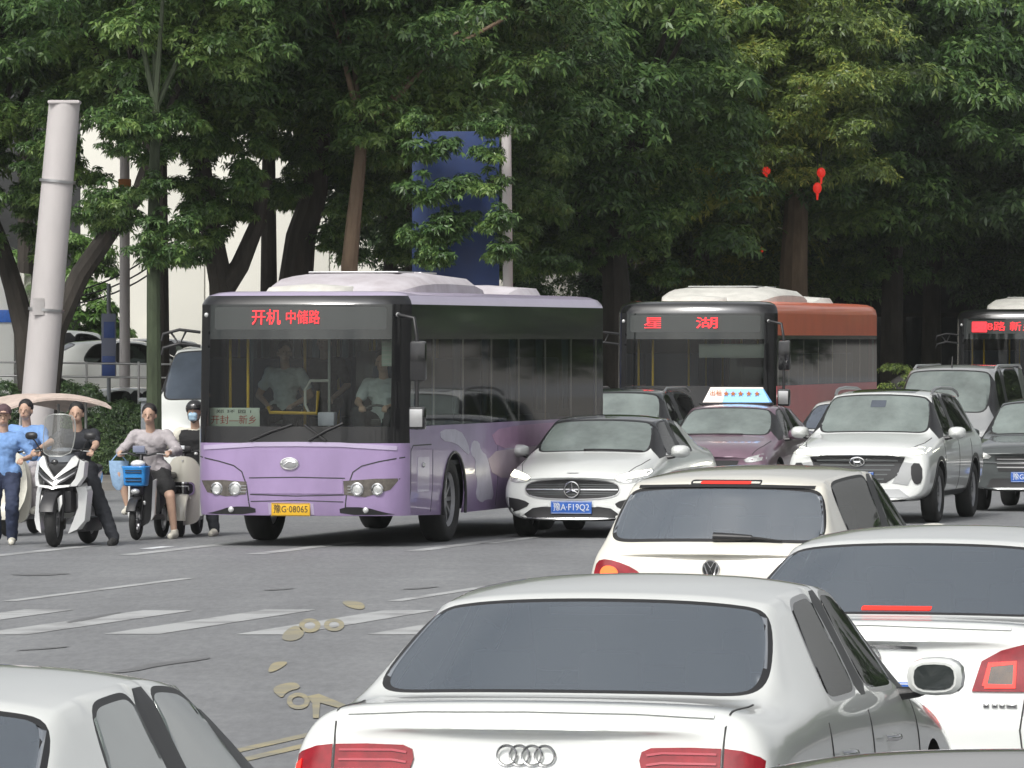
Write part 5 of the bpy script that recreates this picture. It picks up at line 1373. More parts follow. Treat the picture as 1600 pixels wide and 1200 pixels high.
# --- mauve taxi
LT = 4.5
root, bvh, T, I = car("sedan", LT, .88, 1.46, from_front(2.74, 94.3, LT), ONC, "mauve taxi with a lit blue and white star sign on its roof", "mauve_paint", cat="taxi", name="taxi", sub=2)
b = bmesh.new(); loft(b, [[(sx * .48, .08 + y, 1.475), (sx * .40, .08 + y * .5, 1.685)] for sx in ()] or [ring((0, .05, 1.47), (1, 0, 0), (0, 1, 0), .50, .10, 4, 2), ring((0, .05, 1.68), (1, 0, 0), (0, 1, 0), .42, .05, 4, 2)])
b.free()
b = bmesh.new()
def quadbox(bm, x0, x1, x0t, x1t, y0, y1, y0t, y1t, z0, z1):
    v = [bm.verts.new(p) for p in ((x0, y0, z0), (x1, y0, z0), (x1, y1, z0), (x0, y1, z0), (x0t, y0t, z1), (x1t, y0t, z1), (x1t, y1t, z1), (x0t, y1t, z1))]
    for f in ((0, 1, 2, 3), (7, 6, 5, 4), (0, 4, 5, 1), (1, 5, 6, 2), (2, 6, 7, 3), (3, 7, 4, 0)): bm.faces.new([v[k] for k in f])
mat("sign_blue", (.20, .48, .85), .4, emit=(.22, .55, 1.0), estr=.35)
mat("sign_white", (.8, .72, .68), .4, emit=(1, .85, .8), estr=.25)
mat("star_orange", (.55, .18, .05), .5)
quadbox(b, -.49, .20, -.38, .17, -.04, .14, .02, .08, 1.475, 1.665)
ts = fin("roof_sign", b, "sign_blue", root, False)
b = bmesh.new(); quadbox(b, .202, .49, .172, .40, -.04, .14, .02, .08, 1.475, 1.665); fin("sign_end", b, "sign_white", ts, False)
b = bmesh.new(); quadbox(b, -.38, .40, -.37, .39, .018, .082, .022, .078, 1.667, 1.69); fin("sign_cap", b, "sign_white", ts, False)
boxo("sign_base", (0, .05, 1.455), (1.02, .20, .035), "black_trim", ts, .01)
for k, x in enumerate((-.30, -.18, -.06, .05, .15)):
    b = bmesh.new(); c = Vector((x, .112, 1.60)); 
    P = [b.verts.new((c.x + math.cos(a) * r, c.y, c.z + math.sin(a) * r)) for a, r in [(PI / 2 + i * PI / 5, .045 if i % 2 == 0 else .019) for i in range(10)]]
    f = b.faces.new(P); ex = bmesh.ops.extrude_face_region(b, geom=[f]); bmesh.ops.translate(b, vec=(0, .014, 0), verts=[g_ for g_ in ex["geom"] if isinstance(g_, bmesh.types.BMVert)])
    fin("star", b, "star_orange", ts, False)
text("sign_letters", "出租", .09, face_mtx(Vector((.30, .118, 1.605)), 'front'), "star_orange", ts, .004, .17)
for sg_ in (1, -1):
    hl = smooth_poly([(.50, .70), (.84, .80), (.86, .70), (.56, .64)], 1)
    if sg_ < 0: hl = mir(hl)
    panel("headlight", bvh, 'front', hl, "clear_lens", root, .008, .03, .05)
    panel("bonnet_seam", bvh, 'top', stroke([(sg_ * .74, 1.35), (sg_ * .71, 1.75), (sg_ * .62, 2.15)], .010), "seam", root, .001, .004, .1)
panel("grille", bvh, 'front', [(-.45, .68), (.45, .68), (.40, .56), (-.40, .56)], "black_trim", root, .008, .03, .06)
panel("door_livery", bvh, 'front', rrect(.30, .80, .42, .83, .01), "white_letter", root, .006, .004, .05)
tubeo("wiper", [hit(bvh, 'front', .5, 1.03, .02), hit(bvh, 'front', 0, 1.04, .02), hit(bvh, 'front', -.3, 1.035, .02)], .012, "black_trim", root)
plate(root, bvh, 'front', 0, .42, "blue_plate", "豫G·T216", "white_letter", off=.03)
for o in root.children:
    pass

# --- the cars further back
def generic_front(root, bvh, W, zh, pm="blue_plate", num="豫G·0000", lit=False, gz=(.50, .66)):
    for sg_ in (1, -1):
        hl = smooth_poly([(.48 * W / .9, zh - .06), (.84 * W / .9, zh + .04), (.86 * W / .9, zh - .05), (.56 * W / .9, zh - .13)], 1)
        if sg_ < 0: hl = mir(hl)
        h = panel("headlight", bvh, 'front', hl, "clear_lens", root, .008, .03, .06)
        if lit:
            q = [(.60, zh - .07), (.82, zh), (.82, zh - .05), (.64, zh - .10)]
            if sg_ < 0: q = mir(q)
            panel("daytime_light", bvh, 'front', q, "headlight_glow", h, .014, .005, .06)
    gr = panel("grille", bvh, 'front', [(-.46, gz[1]), (.46, gz[1]), (.40, gz[0]), (-.40, gz[0])], "black_trim", root, .008, .03, .07)
    for k in range(3):
        z_ = gz[0] + (gz[1] - gz[0]) * (k + .8) / 3.6
        panel("grille_slat", bvh, 'front', [(-.42, z_), (.42, z_), (.42, z_ + .016), (-.42, z_ + .016)], "satin_metal", gr, .016, .01, .1)
    panel("lower_intake", bvh, 'front', [(-.5, gz[0] - .10), (.5, gz[0] - .10), (.56, gz[0] - .22), (-.56, gz[0] - .22)], "black_trim", root, .008, .03, .08)
    plate(root, bvh, 'front', 0, gz[0] - .08, pm, num, "white_letter", off=.03)

root, bvh, T, I = car("suv", 4.5, .90, 1.66, from_front(1.22, 97.6, 4.5), ONC, "dark SUV mostly hidden behind the white sedan with black roof", "dark_green_paint", cat="suv", name="dark_suv", sub=2, wr=.35)
generic_front(root, bvh, .9, .88, num="豫A·6R31", gz=(.62, .78))
for sg_ in (1, -1): tubeo("roof_rail", [(sg_ * .60, y, z) for y, z in ((.3, 1.60), (.1, 1.655), (-1.3, 1.655), (-1.6, 1.60))], .02, "satin_metal", root)
root, bvh, T, I = car("sedan", 4.5, .89, 1.47, from_front(4.78, 99.8, 4.5), ONC, "white car half hidden between the mauve taxi and the SUV with roof rails", "white_paint", name="white_sedan", ws="blue_grey_glass", sub=2)
generic_front(root, bvh, .9, .74, num="豫A·1C55")
root, bvh, T, I = car("suv", 4.55, .92, 1.56, from_front(7.10, 92.6, 4.55), ONC, "dark grey car with one lit headlight showing at the right edge behind the white SUV", "grey_green_paint", name="grey_car", sub=3, wr=.34)
generic_front(root, bvh, .9, .84, num="豫G·9H72", lit=True, gz=(.56, .76))
panel("chrome_strip", bvh, 'front', stroke([(-.86, .70), (-.5, .68), (.5, .68), (.86, .70)], .02), "chrome", root, .016, .01, .06)
root, bvh, T, I = car("van", 4.9, .88, 1.97, from_front(6.72, 106.5, 4.9), ONC, "pale grey van with a small roof aerial behind the SUV with roof rails", "silver_paint", cat="van", name="grey_van", sub=2, wr=.33)
generic_front(root, bvh, .88, .92, num="豫G·4N08", gz=(.62, .80))
tubeo("aerial", [(0, .9, 1.93), (0, .82, 2.10)], [.016, .006], "black_trim", root)
for sg_ in (1, -1): tubeo("roof_rail", [(sg_ * .66, y, z) for y, z in ((.6, 1.90), (.4, 1.95), (-1.9, 1.96), (-2.1, 1.90))], .022, "silver_paint", root)
# ================================================================== people and two wheelers
def ik(a, b, l1, l2, pole):
    d = b - a; L = min(d.length, (l1 + l2) * .999); d.normalize(); x = (l1 * l1 - l2 * l2 + L * L) / (2 * L); h = math.sqrt(max(0, l1 * l1 - x * x))
    p = Vector(pole); p = (p - d * p.dot(d)).normalized(); return a + d * x + p * h
def caps(bm, segs, infl=0.0):
    for p, r1, q, r2 in segs:
        p, q = Vector(p), Vector(q); r1 += infl; r2 += infl; d = q - p
        for c, r in ((p, r1), (q, r2)): bmesh.ops.create_icosphere(bm, subdivisions=2, radius=r, matrix=Matrix.Translation(c))
        if d.length > 1e-4:
            mt = Matrix.Translation((p + q) / 2) @ d.to_track_quat('Z', 'Y').to_matrix().to_4x4()
            bmesh.ops.create_cone(bm, cap_ends=True, segments=14, radius1=r1, radius2=r2, depth=d.length, matrix=mt)
def blob(name, segs, infl, vox, m, parent, extra=None, sm=4, cutfn=None):
    bm = bmesh.new(); caps(bm, segs, infl)
    if extra: extra(bm)
    me = bpy.data.meshes.new("t"); bm.to_mesh(me); bm.free(); o = bpy.data.objects.new("t", me); C.objects.link(o)
    r = o.modifiers.new("r", 'REMESH'); r.mode = 'VOXEL'; r.voxel_size = vox; r.use_smooth_shade = True
    s = o.modifiers.new("s", 'SMOOTH'); s.iterations = sm; s.factor = .5
    res = evaluated(o); bpy.data.objects.remove(o); res.name = name
    if cutfn:
        b = bmesh.new(); b.from_mesh(res); bmesh.ops.delete(b, geom=[f for f in b.faces if cutfn(f.calc_center_median())], context='FACES'); b.to_mesh(res); b.free()
    if name in ("shirt", "trousers", "shorts", "vest", "sheet"):
        from mathutils import noise as mnoise
        off_ = Vector((random.uniform(0, 50), random.uniform(0, 50), 0)); nn = [v.normal.copy() for v in res.vertices]
        for v, n_ in zip(res.vertices, nn):
            q_ = Vector((v.co.x * 9, v.co.y * 9, v.co.z * 17)) + off_
            v.co += n_ * (.013 * (mnoise.noise(q_) + .6 * (1 - abs(mnoise.noise(q_ * 1.9))) - .4))
    for p in res.polygons: p.use_smooth = True
    return link(name, res, parent, m)
def cloth(name, col, rough=.85): return mat(name, col, rough, noise=.12, nscale=9, bump=.5, bscale=22)
def person(label, loc, rz, pelvis, lean, hands, feet, top, bottom, sleeve=1.0, leg=1.0, hair="hair", head_turn=0.0, knee_out=.25, helmet=None, mask=None, cap=None, group=None, shoe="shoe_white", sleeve_m=None, grip=True, sc=1.0, vest=None):
    root = empty("person", loc, rz, label, "person", group); root.scale = (sc, sc, sc)
    pv = Vector(pelvis); up = Vector((0, math.sin(lean), math.cos(lean)))
    chest = pv + up * .34; neck = pv + up * .50; head = neck + Vector((0, .035 + math.sin(lean) * .04, .165))
    seg = [(pv + Vector((-.09, 0, 0)), .115, pv + Vector((.09, 0, 0)), .115), (pv, .125, pv + up * .18, .118), (pv + up * .18, .12, chest, .13),
           (chest + Vector((-.075, 0, 0)), .115, chest + Vector((.075, 0, 0)), .115), (chest + Vector((-.13, 0, .075)), .062, chest + Vector((.13, 0, .075)), .062), (neck + Vector((0, -.01, -.03)), .058, head - Vector((0, .01, .06)), .052)]
    torso = list(seg[:5]); arms = []; fore = []; legs_u = []; legs_l = []; fing = []; feetS = []
    for sx, hnd, ft in ((-1, hands[0], feet[0]), (1, hands[1], feet[1])):
        sh = chest + Vector((sx * .185, 0, .09)); wr = Vector(hnd); el = ik(sh, wr, .29, .26, (sx * .8, -.3, -.7))
        arms.append((sh, .056, el, .041)); fore.append((el, .040, wr, .027))
        d = (wr - el).normalized(); f = (d + Vector((0, .5, 0))).normalized() if grip else d
        pe = wr + f * .075; fing.append((wr, .026, pe, .030))
        lat = Vector((1, 0, 0)); lat = (lat - f * lat.dot(f)).normalized(); dn = f.cross(lat) * (1 if f.cross(lat).z < 0 else -1)
        for k, (o_, ln) in enumerate(((-.030, .85), (-.010, 1.0), (.010, .95), (.030, .75))):
            b0 = pe + lat * o_; b1 = b0 + (f * .75 + dn * .65) * .036 * ln; b2 = b1 + (f * -.25 + dn * .95) * .030 * ln
            fing += [(b0, .0105, b1, .0095), (b1, .0095, b2, .008)]
        t0 = wr + f * .03 - lat * sx * .025; t1 = t0 - lat * sx * .022 + f * .03 + dn * .018; t2 = t1 + f * .02 + dn * .025 + lat * sx * .004
        fing += [(t0, .013, t1, .011), (t1, .011, t2, .009)]
        hp = pv + Vector((sx * .10, .02, -.03)); an = Vector(ft) + Vector((0, -.03, .085)); kn = ik(hp, an, .43, .42, (sx * knee_out, 1, .25))
        legs_u.append((hp, .092, kn, .062)); legs_l.append((kn, .060, kn.lerp(an, .3), .056)); legs_l.append((kn.lerp(an, .3), .056, an, .037))
        feetS.append((Vector(ft) + Vector((0, -.06, .045)), .040, Vector(ft) + Vector((0, .13, .030)), .033))
    R = Matrix.Rotation(head_turn, 3, 'Z')
    def H(x, y, z): return head + R @ Vector((x, y, z))
    def headx(bm):
        ellipsoid(bm, H(0, .0, .03), (.078, .098, .105), R); ellipsoid(bm, H(0, .028, -.045), (.058, .066, .062), R)
        for s in (-1, 1): ellipsoid(bm, H(s * .080, -.005, -.005), (.012, .022, .034), R, 2)
        caps(bm, [(H(0, .094, .02), .009, H(0, .110, -.020), .014), (H(-.014, .088, -.056), .010, H(.014, .088, -.056), .010)])
    blob("body", seg + arms + fore + fing + legs_u + legs_l + feetS, 0, .0085, "skin", root, headx)
    for s in (-1, 1): ello("eye", H(s * .032, .091, .016), (.011, .006, .005), "eye_dark", root, R, 2)
    ello("mouth", H(0, .099, -.056), (.020, .004, .005), "lip", root, R, 2)
    # clothes
    sl = [(a, ra, b, rb) if sleeve >= 1 else (a, ra, Vector(a).lerp(Vector(b), sleeve if sleeve > 0 else .02), rb + .006) for a, ra, b, rb in arms]
    ts = torso + [(pv + Vector((-.08, 0, -.04)), .11, pv + Vector((.08, 0, -.04)), .11)]
    if sleeve > 0: ts = ts + sl
    if sleeve > 1: ts = ts + [(a, ra + .006, Vector(a).lerp(Vector(b), sleeve - 1), rb + .01) for a, ra, b, rb in fore]
    blob("shirt", ts, .016, .012, top, root)
    if vest: blob("vest", torso, .032, .014, vest, root, cutfn=lambda c: abs(c.x) > .16 or c.z > chest.z + .12)
    lu = legs_u if leg >= 1 else [(a, ra, Vector(a).lerp(Vector(b), leg), rb + .022) for a, ra, b, rb in legs_u]
    ps = [(pv + Vector((-.085, 0, -.02)), .118, pv + Vector((.085, 0, -.02)), .118)] + lu
    if leg > 1: ps = ps + [(a, ra + .008, b, rb + .012) for a, ra, b, rb in legs_l]
    blob("trousers" if leg > 1 else "shorts", ps, .018, .013, bottom, root)
    for ft in feet:
        f = Vector(ft)
        blob("shoe", [(f + Vector((0, -.065, .05)), .045, f + Vector((0, .03, .045)), .045), (f + Vector((0, .03, .04)), .042, f + Vector((0, .145, .032)), .034), (f + Vector((0, -.05, .085)), .044, f + Vector((0, -.03, .09)), .042)], .004, .010, shoe, root, cutfn=None)
    if helmet:
        hm = blob("helmet", [(H(0, -.01, .055), .112, H(0, -.02, .06), .112)], 0, .010, helmet, root, cutfn=lambda c: (R.inverted() @ (c - head)).z < .015 + max(0, (R.inverted() @ (c - head)).y) * .35)
        shell("visor_peak", [(-.09, 0), (.09, 0), (.06, .05), (-.06, .05)], lambda u, v: H(u, .095 + v - u * u * 4, .075 - v * .35), (0, 0, .008), helmet, hm, .03)
        tubeo("chin_strap", [H(-.085, .0, .03), H(-.065, .03, -.07), H(0, .05, -.115), H(.065, .03, -.07), H(.085, 0, .03)], .007, "black_trim", hm)
    else:
        blob("hair", [(H(0, -.008, .062), .094, H(0, -.022, .045), .094), (H(0, -.05, .0), .072, H(0, -.045, -.03), .060)], 0, .010, hair, root, sm=2, cutfn=lambda c: (lambda q: q.y > .030 and q.z < .072 + abs(q.x) * -.3)(R.inverted() @ (c - head)))
    if mask: blob("face_mask", [(H(-.025, .085, -.02), .036, H(.025, .085, -.02), .036), (H(-.02, .075, -.06), .036, H(.02, .075, -.06), .036)], 0, .009, mask, root)
    if cap:
        cp = blob("cap", [(H(0, -.008, .06), .101, H(0, -.01, .065), .098)], 0, .010, cap, root, cutfn=lambda c: (c - head).z < .05)
        shell("cap_peak", smooth_poly([(-.085, 0), (.085, 0), (.07, .07), (-.07, .07)], 2), lambda u, v: H(u, .08 + v, .058 - v * .15 - u * u * 2), (0, 0, .008), cap, cp, .03)
    return root
mat("eye_dark", (.07, .045, .035), .4); mat("lip", (.34, .15, .12), .5)
cloth("shoe_white", (.60, .58, .50)); cloth("shoe_black", (.03, .03, .03))
cloth("shirt_blue", (.18, .32, .60)); cloth("shirt_black", (.022, .024, .03)); cloth("shirt_grey", (.40, .37, .38)); cloth("jacket_cream", (.60, .58, .50)); cloth("vest_black", (.012, .012, .013))
cloth("trousers_dark", (.018, .020, .026)); cloth("shorts_black", (.02, .02, .021)); cloth("shirt_white", (.55, .60, .60)); cloth("mask_blue", (.38, .55, .68)); mat("helmet_black", (.015, .015, .016), .25, 0, .6)
cloth("sheet_cream", (.55, .54, .47)); cloth("bag_blue", (.28, .42, .60)); cloth("canopy_beige", (.56, .46, .40)); cloth("cap_dark", (.10, .06, .07)); cloth("trousers_navy", (.03, .04, .08))
mat("scooter_white", (.74, .75, .73), .25, 0, 1.0, noise=.02); mat("scooter_cream", (.58, .56, .48), .28, 0, 1.0, noise=.02); mat("basket_blue", (.03, .28, .72), .45, 0, .4); mat("dark_plastic", (.025, .025, .027), .4); mat("grey_plastic", (.16, .17, .19), .45)

def moto_wheel(root, y, r, w, steer=0.0, x=0):
    b = bmesh.new(); h = w / 2
    lathe(b, [(h * math.cos(a), r - h * .8 + h * .8 * math.sin(a)) for a in [math.radians(d) for d in range(-60, 241, 25)]] + [(h * math.cos(math.radians(-60)), r - h * .8 + h * .8 * math.sin(math.radians(-60)))], 0, 0, 0)
    o = fin("wheel", b, "rubber", root); o.location = (x, y, r); o.rotation_euler = (0, 0, steer)
    b = bmesh.new(); lathe(b, [(-h * .5, r * .64), (h * .5, r * .64), (h * .5, r * .56), (-h * .5, r * .56), (-h * .5, r * .64)], 0, 0, 0)
    for k in range(6):
        vs = box(b, (0, 0, 0), (h * .5, r * .56, .02)); bmesh.ops.translate(b, vec=(0, r * .3, 0), verts=vs); bmesh.ops.rotate(b, cent=(0, 0, 0), matrix=Matrix.Rotation(k * PI / 3, 3, 'X'), verts=vs)
    lathe(b, [(-h * .7, .01), (-h * .7, r * .16), (h * .7, r * .16), (h * .7, .01)], 0, 0, 0, seg=14)
    fin("rim", b, "rim", o)
    return o
def fshell(name, outline, y0, bulge, slope, m, root, thick=.03, grid=.04, z0=.8):
    """front facing shaped panel: outline in (x, z)"""
    return shell(name, outline, lambda u, v: Vector((u, y0 - bulge * u * u * 8 - slope * (v - z0), v)), (0, -thick, 0), m, root, grid)
def mirrors2(root, z, x, y, m="dark_plastic"):
    for s in (-1, 1):
        st = tubeo("mirror_stem", [(s * .22, y - .08, z - .22), (s * (x - .04), y - .05, z - .06), (s * x, y - .04, z - .02)], .008, "black_trim", root)
        b = bmesh.new(); loft(b, [ring((s * x, y - .04 + t, z), (1, 0, 0), (0, 0, 1), .075 * q, .045 * q, 14, 2.6) for t, q in ((-.02, .92), (0, 1), (.02, .7), (.03, .3))]); fin("mirror", b, m, st)
def handlebar(root, z, y, w=.33, m="black_trim"):
    hb_ = tubeo("handlebar", [(-w, y - .10, z), (-w + .12, y - .05, z + .01), (-.08, y, z - .02), (.08, y, z - .02), (w - .12, y - .05, z + .01), (w, y - .10, z)], .014, m, root)
    for s in (-1, 1):
        tubeo("grip", [(s * w, y - .10, z), (s * (w - .11), y - .055, z + .008)], .019, "rubber", hb_)
        tubeo("brake_lever", [(s * (w - .13), y - .03, z), (s * (w - .02), y - .055, z - .01)], .006, "satin_metal", hb_)
    return hb_

# ---- white maxi scooter
def maxi(loc, rz):
    r = empty("scooter", loc, rz, "large white motor scooter with a tall clear windscreen and black nose, nearest of the scooters", "scooter", "scooters waiting beside the purple bus")
    moto_wheel(r, .68, .29, .135, .10); moto_wheel(r, -.68, .28, .15)
    # front fork and mudguard
    for s in (-1, 1): tubeo("fork", [(s * .085, .66, .30), (s * .08, .56, .72)], .022, "black_trim", r)
    b = bmesh.new(); loft(b, [ring((0, .68 + .335 * math.cos(a), .29 + .335 * math.sin(a)), (1, 0, 0), (0, math.cos(a), math.sin(a)), .088, .022, 12, 2.6) for a in [math.radians(d) for d in range(20, 151, 13)]]); fin("front_mudguard", b, "dark_plastic", r)
    # nose, V shaped
    for s in (1, -1):
        o = [(.0, .80), (.06, .865), (.12, .93), (.17, 1.03), (.205, 1.045), (.25, .98), (.265, .86), (.25, .76), (.16, .72), (.0, .665)]
        o1 = [(0, .79), (.06, .86), (.115, .925), (.165, 1.03), (.195, 1.045), (.235, 1.0), (.22, .93), (.12, .855), (.0, .765)]
        o2 = [(.24, 1.0), (.285, .97), (.29, .80), (.245, .70), (.17, .69), (.22, .78), (.235, .90)]
        hl = [(.0, .75), (.12, .835), (.225, .905), (.22, .83), (.13, .755), (.0, .70)]
        strip = [(.0, .728), (.13, .80), (.215, .86), (.215, .845), (.13, .782), (.0, .712)]
        ch = [(.0, .69), (.05, .705), (.19, .715), (.18, .69), (.05, .675), (.0, .66)]
        leg_ = [(.20, .68), (.285, .69), (.305, .62), (.30, .30), (.24, .20), (.16, .155), (.20, .30), (.235, .45), (.225, .60)]
        F = (lambda q: q) if s > 0 else mir
        fshell("nose_panel", F(o1), .74, .22, .55, "scooter_white", r, .05, .03, .7)
        fshell("nose_side", F(o2), .74, .30, .50, "scooter_white", r, .16, .04, .7)
        h = fshell("headlight", F(hl), .735, .22, .50, "black_paint", r, .05, .03, .7)
        fshell("light_strip", F(strip), .742, .22, .50, "satin_metal", h, .012, .03, .7)
        fshell("nose_lip", F(ch), .745, .22, .5, "scooter_white", r, .05, .03, .7)
        fshell("leg_fairing", F(leg_), .60, .30, .28, "scooter_white", r, .22, .05, .6)
        boxo("footboard", (s * .22, .02, .25), (.14, .66, .16), "dark_plastic", r, .03)
        fshell("fork_flash", F([(.07, .56), (.12, .60), (.13, .50), (.10, .40)]), .80, 0, .2, "scooter_white", r, .03, .05, .5)
    boxo("nose_core", (0, .40, .78), (.38, .24, .38), "dark_plastic", r, .08); boxo("radiator", (0, .48, .52), (.36, .22, .26), "dark_plastic", r, .04)
    fshell("instrument_hood", smooth_poly([(-.11, .93), (.11, .93), (.17, 1.06), (.10, 1.13), (-.10, 1.13), (-.17, 1.06)], 1), .53, .1, .5, "grey_plastic", r, .16, .04, .8)
    ello("air_scoop", (0, .66, .97), (.045, .03, .035), "black_paint", r)
    sc_ = smooth_poly([(-.15, 1.04), (.15, 1.04), (.19, 1.20), (.185, 1.44), (.13, 1.52), (-.13, 1.52), (-.185, 1.44), (-.19, 1.20)], 1)
    sh = fshell("windshield", sc_, .70, .28, .30, "wind_shield_clear", r, .006, .04, .8)
    fshell("windshield_rim", stroke(sc_ + [sc_[0]], .010), .703, .28, .30, "grey_rail", sh, .008, .05, .8)
    handlebar(r, 1.10, .42, .36); mirrors2(r, 1.27, .35, .46)
    b = bmesh.new(); loft(b, [ring((0, y, z), (1, 0, 0), (0, 0, 1), rx, rz_, 16, 3) for y, z, rx, rz_ in ((.30, .42, .13, .10), (.10, .52, .15, .18), (-.15, .60, .17, .16), (-.5, .66, .18, .13), (-.85, .78, .13, .10), (-1.0, .84, .05, .04))]); fin("rear_body", b, "scooter_white", r)
    b = bmesh.new(); loft(b, [ring((0, y, z), (1, 0, 0), (0, 0, 1), rx, .05, 14, 3) for y, z, rx in ((.08, .70, .10), (-.05, .75, .16), (-.45, .77, .17), (-.5, .84, .16), (-.85, .88, .13))]); fin("seat", b, "black_trim", r)
    tubeo("exhaust", [(.17, -.30, .28), (.20, -.6, .34), (.20, -.92, .42)], [.03, .055, .05], "satin_metal", r)
    return r
SG = "scooters waiting beside the purple bus"; RG = "riders on the scooters"
RZ = PI - HEAD
p = at(95, 530, 77.6)
rzz = PI - HEAD
maxi((p.x + .12, 77.6, 0), rzz)
def loc_of(p0, rz, x, y): c, s = math.cos(rz), math.sin(rz); return (p0[0] + c * x - s * y, p0[1] + s * x + c * y, 0)
P1 = (p.x + .12, 77.6)
person("rider in dark shirt and long black trousers on the large white scooter", (P1[0], P1[1], 0), rzz, (-.02, -.30, .86), .22, ((-.33, .27, 1.10), (.33, .27, 1.10)), ((-.50, -.02, 0), (.19, .12, .33)), "shirt_black", "trousers_dark", sleeve=.7, leg=1.5, group=RG, shoe="shoe_black", head_turn=.15)

# ---- small electric bike with blue basket
def ebike(loc, rz):
    r = empty("electric_bike", loc, rz, "small electric bike with a bright blue front basket ridden by the man in grey", "electric bike", SG)
    moto_wheel(r, .58, .23, .085, .05); moto_wheel(r, -.52, .23, .09)
    for s in (-1, 1): tubeo("fork", [(s * .065, .58, .23), (s * .06, .50, .58)], .016, "black_trim", r)
    b = bmesh.new(); loft(b, [ring((0, .58 + .27 * math.cos(a), .23 + .27 * math.sin(a)), (1, 0, 0), (0, math.cos(a), math.sin(a)), .06, .018, 12, 2.6) for a in [math.radians(d) for d in range(25, 151, 14)]]); fin("front_mudguard", b, "dark_plastic", r)
    fshell("leg_shield", smooth_poly([(-.15, .30), (-.08, .16), (.08, .16), (.15, .30), (.155, .66), (.08, .92), (-.08, .92), (-.155, .66)], 1), .42, .30, .10, "dark_plastic", r, .03, .04, .5)
    for s in (1, -1): fshell("shield_edge", (lambda q: q if s > 0 else mir(q))([(.13, .22), (.165, .30), (.17, .72), (.14, .70), (.135, .35)]), .43, .35, .10, "scooter_white", r, .05, .05, .5)
    # basket: rim, slats and floor as real pieces
    bk = empty("t", (0, 0, 0)); bpy.data.objects.remove(bk)
    b = bmesh.new()
    loft(b, [ring((0, .58, z), (1, 0, 0), (0, 1, 0), w, d_, 20, 5) for z, w, d_ in ((.64, .125, .10), (.66, .135, .11), (.76, .142, .118), (.845, .150, .125), (.86, .158, .132), (.875, .158, .132))], cap=False)
    bm_ = fin("basket", b, "basket_blue", r); m_ = bm_.modifiers.new("s", 'SOLIDIFY'); m_.thickness = .012
    for z in (.70, .735, .80, .825): boxo("basket_slot", (0, .705, z), (.20, .012, .012), "black_trim", bm_, .003)
    ello("headlight", (0, .62, .575), (.055, .05, .04), "clear_lens", r); boxo("headlight_housing", (0, .55, .59), (.15, .12, .11), "dark_plastic", r, .03)
    ello("headstock_cap", (0, .50, .90), (.09, .07, .05), "scooter_white", r)
    for s in (-1, 1): ello("indicator", (s * .085, .52, .44), (.018, .02, .03), "clear_lens", r)
    tubeo("steering_column", [(0, .50, .58), (0, .36, 1.0)], .028, "black_trim", r); handlebar(r, 1.02, .36, .31)
    boxo("display", (0, .36, 1.04), (.14, .07, .05), "grey_plastic", r, .015); boxo("phone_holder", (.02, .40, 1.075), (.15, .02, .08), "totem_grey", r, .01)
    boxo("footboard", (0, .08, .26), (.26, .52, .06), "dark_plastic", r, .02)
    b = bmesh.new(); loft(b, [ring((0, y, z), (1, 0, 0), (0, 0, 1), rx, rz_, 14, 3) for y, z, rx, rz_ in ((-.16, .42, .08, .16), (-.25, .50, .11, .18), (-.55, .58, .12, .12), (-.80, .66, .06, .05))]); fin("rear_body", b, "dark_plastic", r)
    b = bmesh.new(); loft(b, [ring((0, y, .74), (1, 0, 0), (0, 0, 1), rx, .045, 14, 3) for y, rx in ((-.12, .08), (-.2, .13), (-.5, .14), (-.8, .11))]); fin("seat", b, "black_trim", r)
    return r
p = at(234, 530, 80.2); P2 = (p.x, 80.2); ebike((P2[0], P2[1], 0), rzz)
person("man in a grey long sleeved shirt and black shorts behind the blue basket", (P2[0], P2[1], 0), rzz, (.03, -.26, .82), .26, ((-.30, .20, 1.03), (.30, .20, 1.03)), ((-.30, .02, 0), (.24, .12, .29)), "shirt_grey", "shorts_black", sleeve=1.75, leg=.72, group=RG, knee_out=.55, shoe="shoe_white", head_turn=.1)
bgp = empty("shopping_bag", loc_of(P2, rzz, .34, .15), rzz, "pale blue carrier bag hanging between the dark and the grey rider", "bag")
b = bmesh.new(); loft(b, [ring((0, 0, z), (1, 0, 0), (0, 1, 0), w, d_, 14, 2.6) for z, w, d_ in ((.58, .03, .02), (.64, .08, .04), (.80, .115, .05), (.93, .125, .03))]); fin("bag_body", b, "bag_blue", bgp)
tubeo("bag_strap", [(-.09, 0, .93), (-.03, 0, 1.0), (.03, 0, 1.0), (.09, 0, .93)], .008, "bag_blue", bgp)

